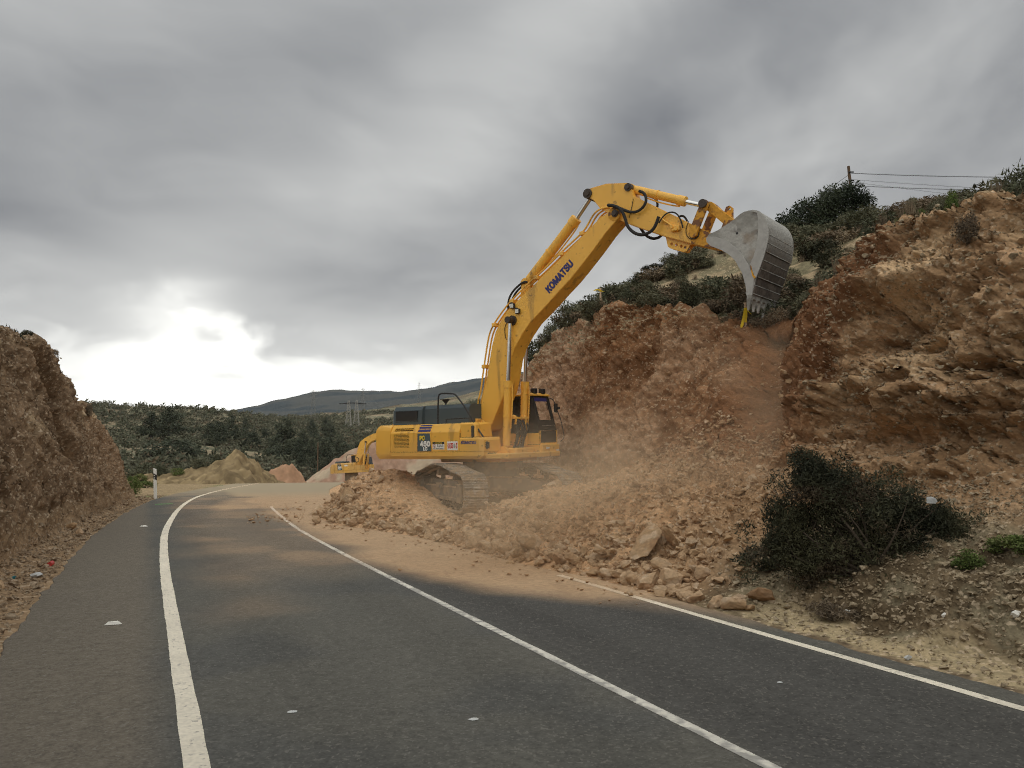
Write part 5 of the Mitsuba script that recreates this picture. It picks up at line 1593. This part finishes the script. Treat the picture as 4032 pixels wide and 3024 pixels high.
# the big dark bush at the foot of the near cliff
k = thing('big_bush', 'large dark bush growing at the foot of the near cliff beside the road', 'bush')
base = on_right(7.5, 8.2) - [0, 0, .10]
ex, ey = np.array([.93, -.2, 0]), np.array([.25, .95, .0])
cl = []
for a, h, r, n in ((-1.0, .62, .30, 26), (-.72, 1.05, .36, 34), (-.45, 1.02, .36, 30), (-.15, .80, .42, 36), (.2, .78, .42, 36), (.55, .62, .40, 34), (.9, .46, .36, 30), (1.15, .30, .28, 22), (-.9, .25, .34, 26), (-.3, .25, .42, 34), (.3, .2, .40, 30), (-.1, -.16, .34, 30), (.7, .12, .36, 28), (.35, -.1, .34, 28), (-.55, -.05, .34, 28), (-1.05, .35, .3, 24), (.95, .02, .28, 18), (-.78, 1.28, .18, 10)):
    c = ellipsoid_points(n, r, r * .95, r * .85, rv, .3)
    cl.append(base + ex * a + ey * (.15 + .25 * abs(a)) + c + [0, 0, h])
cl = np.vstack(cl)
cl = np.vstack([cl, cl[::3] + rv.normal(size=cl[::3].shape) * .16])
v1, f1 = leaves(cl, .085, 115, .017, rv, 2.2, .3)
put(k + '__foliage', mesh_of((v1, f1)), 'm_bush', False)
put(k + '__branch', twigs(base + ey * .1, cl[::5], rv, .022, .004, 6, .10), 'm_twig', False)
tips = cl[rv.choice(len(cl), 130)] + rv.normal(size=(130, 3)) * .22
put(k + '__twig', cat([tube(np.array([a, (a + b) / 2 + rv.normal(size=3) * .05, b]), .004, 3) for a, b in zip(cl[rv.choice(len(cl), 130)], tips) if np.linalg.norm(a - b) < .9]), 'm_twig', False)

# small growth round it
for s, t, w, h, m, lab in ((9.3, 8.0, .55, .35, 'm_bush', 'low straggling plant half buried by loose earth left of the big dark bush'),
                           (6.2, 8.9, .45, .22, 'm_grass', 'bright green low weeds right of the big dark bush'),
                           (6.5, 8.5, .35, .18, 'm_grass', 'green weeds at the right foot of the big dark bush'),
                           (5.7, 9.3, .35, .25, 'm_bush', 'small dark tuft on the stony slope above the green weeds'),
                           (5.0, 9.1, .40, .45, 'm_bush', 'dark tuft on the stony slope at the right border of the photograph'),
                           (7.6, 7.6, .45, .22, 'm_dry', 'dead twigs below the big dark bush')):
    shrub(on_right(s, t), w, h, m, lab, name='low_plant')
# growth on the cliff and along its edge
shrub(on_right(7.9, 10.75) + [0, 0, .0], .30, .35, 'm_dry', 'dry brown shrub clinging to the upper face of the near cliff', name='shrub')
EDGE = [(7.9, 11.9, .5, .7, 'm_shrub', 'tallest bush on the brow of the near cliff, at the right border'), (7.2, 12.2, .42, .55, 'm_shrub', 'bush beside the tallest one on the brow of the near cliff')]
for s, t, w, h, m, lab in EDGE:
    shrub(on_right(s, t), w, h, m, lab)
for i in range(16):
    s = 6.6 + .24 * i + rv.normal() * .08
    shrub(on_right(s, 11.4 + rv.uniform(.1, .9) + .25 * max(0, 8.5 - s)), rv.uniform(.2, .36), rv.uniform(.18, .40), 'm_shrub' if i % 3 else 'm_grass', 'low bush on the brow of the near cliff', 'bushes on the brow of the near cliff')
# scrub hill above the dug face
done = 0
while done < 290:
    s, back = rv.uniform(9.5, 46), rv.uniform(.05, 1) ** 1.1 * 27
    j = int(np.argmin(abs(RS[:, 0] - s)))
    row = RJ[j]
    i = int(np.argmin(abs(row - (6 + back))))
    p = RM[j, i]
    sx = 1106 + 1770 * p[0] / p[1]
    if sx < 1120 or sx > 2260 or p[1] < 12:
        continue
    big = rv.random() < .55
    w, h = (rv.uniform(.9, 1.5), rv.uniform(.55, .95)) if big else (rv.uniform(.5, .9), rv.uniform(.35, .6))
    m = ('m_shrub', 'm_shrub', 'm_shrub', 'm_bush', 'm_dry')[rv.integers(5)]
    side = 'beyond the pole and the dark tree' if sx > 1890 else 'between the bucket and the dark tree' if sx > 1690 else 'behind the raised arm and bucket' if sx > 1450 else 'left of the raised bucket'
    kind = {'m_bush': ('dark green shrub on the hill ' + side, 'dark green hill shrubs ' + side), 'm_shrub': ('grey green shrub on the hill ' + side, 'grey green hill shrubs ' + side), 'm_dry': ('dry brownish shrub on the hill ' + side, 'dry brownish hill shrubs ' + side)}[m]
    shrub(p, w, h, m, *kind)
    done += 1
# a row of shrubs hanging over the dug edge
for s in np.arange(14.0, 20.5, .34):
    j = int(np.argmin(abs(RS[:, 0] - s - rv.normal() * .2)))
    i = int(np.argmin(abs(RJ[j] - (6.05 + rv.uniform(0, .9)))))
    shrub(RM[j, i], rv.uniform(.45, .8), rv.uniform(.35, .6), 'm_shrub' if rv.random() < .45 else ('m_bush' if rv.random() < .5 else 'm_dry'), 'shrub at the very edge of the dug face', 'shrubs along the edge of the dug face')
for s in (24.5, 27.0, 29.5, 33, 36.5, 37.5):
    j = int(np.argmin(abs(RS[:, 0] - s)))
    i = int(np.argmin(abs(RJ[j] - 6.1)))
    shrub(RM[j, i], rv.uniform(.6, 1.2), rv.uniform(.5, 1.2), 'm_shrub', 'shrub on the skyline of the cutting left of the raised arm', 'shrubs on the far skyline of the cutting')
# dry grass between the shrubs
vs = []
for _ in range(1100):
    j = rv.integers(len(RS))
    i = int(np.argmin(abs(RJ[j] - (6 + rv.uniform(.05, 1) ** 1.6 * 18))))
    if RS[j, 0] < 5:
        continue
    v, f = TUFT[rv.integers(4)]
    vs.append((v * rv.uniform(.22, .42) * np.array([1, 1, rv.uniform(.7, 1.2)]) + RM[j, i], f))
put('hill_grass', mesh_of(*vs), 'm_dry', False)
tell('hill_grass', 'dry grass growing between the shrubs of the hill', 'grass', kind='stuff')

# the dark tree on the hill
k = thing('dark_tree', 'dense dark evergreen tree on the hill beside the utility pole', 'tree')
tb = hill_at(15.6, 40.5)
cl = []
for dx, dz, r, n in ((-1.7, 1.0, .75, 20), (-1.1, 1.55, .85, 26), (-.5, 1.85, .85, 26), (.1, 2.25, .95, 30), (.7, 2.6, .95, 30), (1.3, 2.75, .8, 26), (1.75, 2.1, .7, 20), (1.9, 1.4, .55, 14), (-1.2, .6, .8, 22), (-.3, .8, .95, 26), (.6, 1.2, .95, 26), (1.2, .8, .8, 20), (-2.0, .7, .5, 10)):
    cl.append(np.array([dx * 1.02 + .1, 0, dz * .80]) + ellipsoid_points(n, r * 1.0, r * 1.4, r * .75, rv, .5))
cl = np.vstack(cl) + tb
put(k + '__crown', mesh_of(leaves(cl, .20, 60, .075, rv, 1.3, .2)), 'm_carob', False)
put(k + '__trunk', cat([tube(np.array([tb + [0, 0, -.3], tb + [.1, 0, .6], tb + [.35, 0, 1.5]]), [.22, .18, .08], 8), twigs(tb + [.1, 0, .5], cl[::9], rv, .06, .012, 4)]), 'm_twig', 30)

# left bank
for s, dz, t_, w, h, m, lab in ((24.6, 0, -3.2, .25, .16, 'm_bush', 'dark shrub on the top of the left bank at the photograph border'), (27.2, 0, -2.95, .22, .28, 'm_dry', 'dry shrub under the crust at the top corner of the left bank'), (33.6, 0, -2.75, .25, .45, 'm_dry', 'bare twiggy shrub on the far shoulder of the left bank')):
    shrub(on_left(s, t_ + float(off(s))), w, h, m, lab)
for z0 in (4.6, 4.2, 3.8, 3.4, 3.0, 2.6, 2.2):
    s = 24.3 + 1.45 * (4.3 - z0)
    j = int(np.argmin(abs(LS[:, 0] - s)))
    i = int(np.argmin(abs(LM[j, :, 2] - z0) + np.where(LJ[j] > 6.2, 9, 0)))
    shrub(LM[j, i] - [0, 0, .1], .50, .80, 'm_bush' if z0 > 3.2 else 'm_shrub', 'twiggy growth in the gully of the left bank', 'growth in the gully of the left bank')
# sandy flat beyond the bank and the foot of the valley
for s, t_, w, h, m, lab in ((47.5, -3.4, .7, .8, 'm_grass', 'green bush on the sand behind the white marker post'), (44.6, -4.6, .5, .35, 'm_grass', 'low green weeds left of the white marker post'), (56, -5.0, 1.0, .5, 'm_grass', 'low green growth before the yellowish mound')):
    shrub(on_left(s, t_ + float(off(s))), w, h, m, lab, name='low_plant')

# ---- the valley: pines, dark round trees, scrub
PINES, OAKS = [], []
for i in range(4):
    cl = []
    for hgt in np.linspace(.22, .97, 8):
        r = .26 * (1 - (max(hgt - .3, 0) / .75) ** 1.4) * rv.uniform(.75, 1.2) * (1 if hgt > .3 else .8)
        m_ = max(3, int(20 * r / .25))
        a = rv.uniform(0, 6.28, m_)
        rr = r * rv.uniform(.35, 1.0, m_)
        cl.append(np.stack([np.cos(a) * rr + rv.normal() * .03, np.sin(a) * rr + rv.normal() * .03, hgt + rv.normal(size=m_) * .035], 1))
    PINES.append(mikit.ply(mesh_of(leaves(np.vstack(cl), .045, 26, .026, rv, 1.3, .3)), 'm_pine', smooth=False))
for i in range(3):
    cl = ellipsoid_points(60, .5, .5, .36, rv, .5, .42)
    OAKS.append(mikit.ply(mesh_of(leaves(cl, .075, 36, .036, rv, 1.2)), 'm_pine', smooth=False))
TRUNK = mikit.ply(tube(np.array([(0, 0, -.05), (.01, 0, .3), (.0, .01, .8)]), [.030, .022, .008], 6), 'm_twig', smooth=True)


def zone(x, y):
    px = 1106 + 1770 * x / y
    return 'above the yellowish mound' if px < 580 else 'above the reddish mound' if px < 660 else 'behind the smaller excavator' if y < 200 else 'far up the slope beyond the smaller excavator'


def far_tree(x, y, h, w, kind, label, group=None):
    k = piece('', 'pine_tree' if kind == 'pine' else 'round_tree')
    z = float(land_z(np.array([x]), np.array([y]))[0])
    src = PINES if kind == 'pine' else OAKS
    to = upright((x, y, z - .1), w, h, rv)
    scene[k + '__crown'] = {**src[rv.integers(len(src))], 'to_world': to}
    scene[k + '__trunk'] = {**TRUNK, 'to_world': upright((x, y, z - .1), h * .8, h, rv)}
    tell(k, label, 'tree', group)


far_tree(-86, 205, 8.5, 14, 'pine', 'tallest dark tree group on the hillside above the round dark tree')
far_tree(-91, 207, 7.0, 12, 'pine', 'lower dark pine just left of the tallest one on the hillside')
far_tree(-59, 143, 5.0, 10.5, 'oak', 'broad round dark tree in the scrub beyond the white marker post')
far_tree(-52, 188, 8.5, 12, 'pine', 'single upright pine above the gap between the two mounds')
PX = []
for n, x0, x1, y0, y1 in ((14, 430, 580, 180, 250), (13, 560, 700, 140, 230), (17, 640, 800, 118, 195), (5, 670, 740, 240, 290), (4, 300, 480, 215, 260)):
    for _ in range(n):
        Y = rv.uniform(y0, y1)
        PX.append(((rv.uniform(x0, x1) - 1106) / 1770 * Y, Y))
for x, y in PX:
    h = rv.uniform(3.2, 6.2)
    if rv.random() < .72:
        far_tree(x, y, h, h * rv.uniform(1.0, 1.5), 'pine', 'dark pine in the valley ' + zone(x, y), 'pines ' + zone(x, y))
    else:
        far_tree(x, y, h * .75, h * rv.uniform(.9, 1.3), 'oak', 'dark rounded tree in the valley ' + zone(x, y), 'rounded trees ' + zone(x, y))
BLOB = []
for i in range(6):
    c = ellipsoid_points(5, .42, .42, .22, rv, .3, .28)
    BLOB.append(leaves(c, .16, 5, .17, rv, 1.1))
vs = []
n_s = 0
while n_s < 10500:
    a = math.radians(rv.uniform(-34, 2))
    Y = 92 * (520 / 92) ** rv.random()
    x = Y * math.tan(a)
    s_, t_ = -x * ST + Y * CT, x * CT + Y * ST
    if Y < 122 and t_ > float(off(min(s_, 90))) - 8:
        continue
    z = float(0)
    n_s += 1
    vs.append((x, Y))
vs = np.array(vs)
zz = land_z(vs[:, 0], vs[:, 1])
keep = meshkit.fbm(np.stack([vs[:, 0] * .03, vs[:, 1] * .03, vs[:, 0] * 0], -1), 3, 71) > .36
out = []
for (x, y), z, ok in zip(vs, zz, keep):
    if not ok:
        continue
    v, f = BLOB[rv.integers(6)]
    w = rv.uniform(.9, 2.3) * (1 + y / 420)
    out.append((v * [w, w, w * rv.uniform(.7, 1.1)] + [x, y, z - .08], f))
put('valley_scrub', mesh_of(*out), 'm_scrub', False)
tell('valley_scrub', 'low scrub covering the valley and its hillsides', 'scrub', kind='stuff')
# scrub at the near foot of the valley, left of the road
for i in range(26):
    Y = rv.uniform(80, 108)
    px = rv.uniform(275, 520)
    x = (px - 1106) / 1770 * Y
    z = float(land_z(np.array([x]), np.array([Y]))[0])
    shrub((x, Y, z), rv.uniform(2.0, 3.6), rv.uniform(1.6, 2.6), 'm_shrub' if i % 3 else 'm_bush', 'large shrub behind the sandy flat left of the mound', 'shrubs behind the sandy flat')

for x, y, w, h in ((-31.8, 70.5, .9, .7), (-30.4, 71.5, 1.1, .8), (-28.8, 71.0, .9, .7), (-27.3, 72.0, 1.2, .9), (-26.0, 72.4, 1.0, .8), (-29.6, 73.5, 1.3, 1.0), (-25.0, 73.0, .8, .6)):
    shrub((x, y, float(mound_one(np.array(x), np.array(y))) - .05), w, h, 'm_shrub' if h > .75 else 'm_grass', 'shrub growing on the low left back of the yellowish mound', 'shrubs on the yellowish mound')
# ---------------------------------------------------------------- street furniture, masts, litter
k = thing('marker_post', 'white roadside marker post with a black band and two reflectors', 'post')
mp = np.array([-14.95, 34.5, 0.0])
s_ = 42.4
t_ = float(off(s_)) - 1.38
mp = world(np.array(s_), np.array(t_), np.array(-.03))


def post_bit(z0, z1, d, slope):
    m = cyl((0, 0, 0), (0, 0, 1), 1, n=20)
    v = np.array(m.vertices)
    w = np.where(v[:, 2] > .5, 1, 0)
    x, y = v[:, 0] * .078 * d, v[:, 1] * .055 * d
    z = np.where(w > 0, z1 - slope * x, z0 - slope * x * (z0 > 0))
    lean = -.055 * z
    return trimesh.Trimesh(np.stack([x + lean, y, z], 1) + mp, m.faces, process=False)


put(k, post_bit(0, 1.42, 1, .45), 'm_white', 40)
part(k, 'black_band', post_bit(.93, 1.19, 1.03, .45), 'm_black', 40)
for z in (1.00, 1.11):
    part(k, 'reflector', cyl(mp + [-.055 * z - .005, -.075, z], mp + [-.055 * z - .005, -.050, z], .030, n=14), 'm_lens')

k = thing('survey_stake', 'wooden survey stake with yellow tape on the edge of the dug face', 'stake')
sp_ = np.array([5.62, 20.6, 0])
i = np.argmin((RM[..., 0] - 5.75) ** 2 + (RM[..., 1] - 20.6) ** 2 * .3 + np.where((RJ > 5.85) & (RJ < 6.15), 0, 99))
sb = RM.reshape(-1, 3)[i]
put(k, hull([sb + [dx, dy, dz] for dx in (-.022, .022) for dy in (-.02, .02) for dz in (-.2, .62)]), 'm_peg', False)
ribbon = lambda pts, w: cat([hull([np.array(a) + [-w, 0, 0], np.array(a) + [w, 0, 0], np.array(b) + [-w, 0, 0], np.array(b) + [w, 0, 0], np.array(a) + [0, .012, 0], np.array(b) + [0, .012, 0]]) for a, b in zip(pts[:-1], pts[1:])])
part(k, 'tape', cat(ribbon([sb + [-.01, -.035, .46], sb + [-.06, -.06, .25], sb + [-.11, -.09, .08], sb + [-.15, -.12, -.04]], .035), ribbon([sb + [.0, -.035, .44], sb + [.10, -.05, .34], sb + [.16, -.05, .28]], .018), ribbon([sb + [.0, -.035, .46], sb + [.0, -.045, .28], sb + [-.02, -.05, .10]], .03), cbox(sb[0] - .035, sb[0] + .035, sb[1] - .035, sb[1] + .03, sb[2] + .40, sb[2] + .48, .01)), 'm_tape', False)
k = thing('survey_stake', 'survey stake with a yellow ribbon behind a little shrub on the skyline', 'stake')
j = int(np.argmin(abs(RS[:, 0] - 23.6)))
i = int(np.argmin(abs(RJ[j] - 6.05)))
sb = RM[j, i]
put(k, hull([sb + [dx, dy, dz] for dx in (-.025, .025) for dy in (-.02, .02) for dz in (-.2, .72)]), 'm_peg', False)
part(k, 'tape', cat(ribbon([sb + [.03, -.03, .60], sb + [-.10, -.05, .68], sb + [-.22, -.05, .62]], .05), ribbon([sb + [.02, -.03, .62], sb + [.10, -.05, .60]], .04)), 'm_tape', False)
shrub(sb + [-.15, -.1, -.05], .42, .52, 'm_shrub', 'little grey shrub in front of the ribboned stake on the skyline')

# utility pole on the hill and its wires
k = thing('utility_pole', 'leaning wooden utility pole with wires behind the dark tree', 'pole')
pb = hill_at(20.6, 48.5)
pt = np.array([21.1, 50.0, 20.1])
put(k, tube(np.array([[21.45, 50, pt[2] - 6.5], [21.3, 50, pt[2] - 3], pt]), [.11, .10, .085], 10), 'm_wood', 40)
part(k, 'insulator', cat([cyl(pt + [-.05, -.14, dz], pt + [.25, -.14, dz], .05, n=8) for dz in (-.42, -.95, -1.3)]), 'm_black')
end = np.array([46.0, 48.0, 19.6])
for dz, e, r in ((-.45, 0, .020), (-1.25, -.1, .018), (-.85, -.95, .010), (-1.0, -2.4, .008)):
    a, b = pt + [.15, 0, dz], end + [0, 0, dz + e]
    kk = np.linspace(0, 1, 24)[:, None]
    part(k, 'wire', tube(a * (1 - kk) + b * kk - np.array([0, 0, 1]) * (4 * kk * (1 - kk)) * .35, r, 5), 'm_black')
part(k, 'stay', tube(np.array([pt + [0, 0, -.55], [18.2, 50, pt[2] - 2.6], [15.5, 50, pt[2] - 4.8]]), .014, 5), 'm_black')


def lattice(px, Y, h, w0, w1, r, key, zb=None, arms=()):
    x = (px - 1106) / 1770 * Y
    z = float(land_z(np.array([x]), np.array([Y]))[0]) if zb is None else zb
    ms = []
    lv = np.linspace(0, 1, 9)
    q = lambda k_, c: np.array([x + (w0 * (1 - k_) + w1 * k_) * c[0], Y + (w0 * (1 - k_) + w1 * k_) * c[1], z + h * k_])
    C4 = [(-1, -1), (1, -1), (1, 1), (-1, 1)]
    for c in C4:
        ms.append(cyl(q(0, c), q(1, c), r, r * .7, 4))
    for a, b in zip(lv[:-1], lv[1:]):
        for i in range(4):
            c, d = C4[i], C4[(i + 1) % 4]
            ms += [cyl(q(a, c), q(b, d), r * .6, n=3), cyl(q(b, c), q(b, d), r * .6, n=3)]
    for k_, half in arms:
        for sy in (-1, 1):
            ms += [cyl((x - half, Y, z + h * k_), (x + half, Y, z + h * k_), r, n=4), cyl((x - half, Y, z + h * k_), (x, Y + sy * w1, z + h * min(1, k_ + .05)), r * .6, n=3), cyl((x + half, Y, z + h * k_), (x, Y + sy * w1, z + h * min(1, k_ + .05)), r * .6, n=3)]
    return cat(ms)


k = thing('portal_pylon', 'pale twin legged power pylon on the hillside behind the big machine', 'pylon')
put(k, cat(lattice(753, 330, 11.2, 1.15, .30, .085, k), lattice(770, 330, 11.2, 1.15, .30, .085, k)), 'm_lattice', False)
xx = (761 - 1106) / 1770 * 330
zz_ = float(land_z(np.array([xx]), np.array([330.0]))[0]) + 10.0
part(k, 'crossbar', cat(cyl((xx - 5.5, 330, zz_), (xx + 5.5, 330, zz_), .16, n=5), cyl((xx - 5.5, 330, zz_), (xx, 330, zz_ + .5), .1, n=4), cyl((xx + 5.5, 330, zz_), (xx, 330, zz_ + .5), .1, n=4)), 'm_black', False)
for px, Y, h, lab in ((676, 420, 16, 'tall faint lattice pylon standing against the mountain on the left'), (783, 560, 17, 'lattice pylon on the hill right of the twin legged one'), (905, 760, 20, 'distant lattice pylon over the engine hood of the big machine')):
    k = thing('lattice_pylon', lab, 'pylon')
    put(k, lattice(px, Y, h, 1.4, .25, .05, k, arms=((.74, 2.4), (.85, 2.0), (.95, 1.5))), 'm_lattice_far', False)

# wooden pole by the far excavator
k = thing('line_pole', 'thin bare pole beside the smaller excavator', 'pole')
x, Y = (688 - 1106) / 1770 * 112, 112
z = float(land_z(np.array([x]), np.array([Y]))[0])
put(k, cyl((x, Y, z - .3), (x, Y, z + 6.2), .09, .07, 7), 'm_wood', 40)

# green spray mark, litter
def flat_blob(s, t, a, b, h, rng, n=14):
    ang = np.linspace(0, 6.28, n, endpoint=False)
    rr = rng.uniform(.6, 1.1, n)
    pts = [world(np.array(s + b * math.sin(x) * q), np.array(t + a * math.cos(x) * q), np.array(.004)) for x, q in zip(ang, rr)]
    return hull(pts + [p + [0, 0, h] for p in (np.array(pts) * .6 + np.mean(pts, 0) * .4)])


rl_ = np.random.default_rng(3)
s0 = 37.3
q = world(np.array([s0, s0 + .25, s0 + .25, s0]), float(off(s0)) + np.array([-.78, -.78, -.1, -.1]), np.array(.0045))
part('road', 'paint_mark', trimesh.Trimesh(q, up_faces(q, np.array([[0, 1, 2], [0, 2, 3]])), process=False), 'm_green_paint', False, 'green spray mark on the road shoulder')
for s, t, a, b, h, m, lab in ((11.05, -.28, .12, .06, .03, 'm_white', 'flattened white plastic bottle on the road shoulder'), (25.8, .02, .10, .12, .03, 'm_white', 'scrap of white paper on the shoulder further up the road'),
                              (6.75, 1.12, .045, .03, .006, 'm_bag', 'small white paper scrap on the left lane near the edge line'), (6.0, 2.35, .045, .03, .006, 'm_bag', 'pale flat scrap in the middle of the left lane'), (5.85, 5.2, .03, .02, .006, 'm_bag', 'tiny pale scrap on the right lane')):
    put(thing('paper_scrap' if 'bottle' not in lab else 'crushed_bottle', lab, 'litter'), flat_blob(s, t, a, b, h, rl_), m, 20)


def litter(key, s, t, size, m, label, cat_, side=None, flat=.6, lift=.4, shape=None):
    i = surf_index(LS, LT, s, t) if t < 3 else surf_index(RS, RT, s, t)
    p = (LM if t < 3 else RM)[i]
    kk = thing(key, label, cat_)
    r = shape if shape is not None else rock_mesh(rl_, 16, (1, .6, flat))
    r = trimesh.Trimesh(np.array(r.vertices) * size, r.faces, process=False)
    r.apply_transform(trimesh.transformations.rotation_matrix(rl_.uniform(0, 3), (0, 0, 1)))
    r.apply_translation(p + [0, 0, size * lift])
    put(kk, r, m, 30)
    return kk


can = cat(cyl((-1, 0, 0), (.75, 0, .05), .42, n=14), cyl((.75, 0, .05), (1, 0, .06), .40, .30, 14))
kk = litter('crushed_can', 17.6, -1.55, .10, 'm_red', 'crushed red drinks can in the gravel below the left bank', 'can', shape=can)
litter('plastic_scrap', 16.2, -1.95, .07, 'm_blue_litter', 'bluish green plastic scrap at the foot of the left bank', 'litter')
litter('plastic_bag', 16.0, -1.6, .14, 'm_bag', 'pale grey plastic wrapper in the gravel below the red can', 'litter', flat=.35)
litter('plastic_bottle', 6.95, 8.55, .09, 'm_bag', 'clear crushed plastic bottle caught in the big dark bush', 'bottle', lift=7.0)
litter('paper_wad', 5.5, 7.9, .07, 'm_white', 'white paper wad on the low slope near the right border', 'litter')
litter('paper_wad', 6.2, 7.75, .05, 'm_white', 'small white wad on the weathered slope below the bush', 'litter')
litter('cup', 7.4, 7.62, .06, 'm_white', 'white cup lying under the dead twigs of the bush', 'litter')
litter('wrapper', 5.95, 6.95, .06, 'm_bag', 'grey wrapper at the asphalt edge by the sandy verge', 'litter')
# dark plank in the gravel at the left border
kk = thing('charred_plank', 'dark charred plank lying in the gravel at the left border', 'plank')
p = LM[surf_index(LS, LT, 11.6, -1.85)]
m = cat(cbox(-.9, .42, -.06, .06, 0, .05, .01), cbox(-.8, .30, -.02, .09, .045, .08, .01))
m.apply_transform(trimesh.transformations.rotation_matrix(math.radians(38), (0, 0, 1)))
m.apply_translation(p + [-.15, -.1, .03])
put(kk, m, 'm_char', 30)
# ---------------------------------------------------------------- air: thin haze over the land, dust raised by the digging
scene['haze_air'] = {'type': 'homogeneous', 'albedo': col((.95, .95, .96)), 'sigma_t': 0.00006}
scene['haze'] = {'type': 'cube', 'to_world': T4().translate([0, 0, 121]).scale([2750, 2750, 130]), 'bsdf': {'type': 'null'}, 'interior': {'type': 'ref', 'id': 'haze_air'}}
tell('haze', 'thin haze in the air over the valley', kind='stuff')
scene['camera']['medium'] = {'type': 'ref', 'id': 'haze_air'}
DB0, DB1 = np.array([-7.5, 9.0, -1.6]), np.array([9.5, 29.0, 5.2])
gn = (68, 80, 34)
gx, gy, gz = [np.linspace(a, b, n) for a, b, n in zip(DB0, DB1, gn)]
GZ, GY, GX = np.meshgrid(gz, gy, gx, indexing='ij')
gp_ = np.stack([GX, GY, GZ], -1).reshape(-1, 3)
wob = np.stack([nz(gp_, .5, 3, 301), nz(gp_, .5, 3, 302), nz(gp_, .5, 3, 303)], -1) * 2.2
gq = gp_ + wob
dens = np.zeros(len(gp_))
for (x, y, z), (sx, sy, sz), k in ((((1.3, 16.3, .9), (2.6, 2.3, .95), .58), ((3.0, 15.8, 1.5), (1.6, 2.0, .9), .12), ((.8, 18.3, .6), (1.6, 1.2, .6), .09), ((3.2, 20.0, 1.5), (1.3, 1.2, .9), .08),
                                   ((-3.5, 18.5, .25), (2.6, 3.0, .55), .06), ((.6, 14.6, .5), (1.8, 1.5, .6), .14), ((5.7, 17.6, 3.9), (.34, .5, 1.3), .9), ((4.9, 15.9, 2.5), (.42, .6, 1.0), 1.0), ((4.3, 14.8, 1.8), (.9, .8, .45), .5), ((3.0, 23.5, 2.0), (1.2, 1.2, 1.3), .07))):
    e = ((gq - [x, y, z]) / [sx, sy, sz]) ** 2
    dens += .55 * k * np.exp(-e.sum(1))
dens *= np.clip(.25 + 2.2 * (meshkit.fbm(gp_ * [.9, .9, 1.3], 4, 310) - .22), 0, 2)
dens *= np.where(gp_[:, 1] > 17.0, np.clip(.35 + (gp_[:, 0] - 1.0) * .5, .3, 1), 1)
fade = np.minimum.reduce([np.minimum(gp_[:, i] - DB0[i], DB1[i] - gp_[:, i]) if i < 2 else DB1[i] - gp_[:, i] for i in range(3)])
dens *= np.clip(fade / .8, 0, 1)
grid = mi.VolumeGrid(dens.reshape(gn[::-1] + (1,)).astype(np.float32))
span = DB1 - DB0
scene['dust_air'] = {'type': 'heterogeneous', 'albedo': col((.86, .70, .50)), 'scale': 1.0,
                     'sigma_t': {'type': 'gridvolume', 'grid': grid, 'use_grid_bbox': False, 'filter_type': 'trilinear', 'wrap_mode': 'clamp', 'to_world': T4().translate(DB0.tolist()).scale(span.tolist())}}
scene['dust_cloud'] = {'type': 'cube', 'to_world': T4().translate(((DB0 + DB1) / 2).tolist()).scale((span / 2).tolist()), 'bsdf': {'type': 'null'}, 'interior': {'type': 'ref', 'id': 'dust_air'}, 'exterior': {'type': 'ref', 'id': 'haze_air'}}
tell('dust_cloud', 'tan dust hanging over the rubble heap and the crawler tracks', kind='stuff')
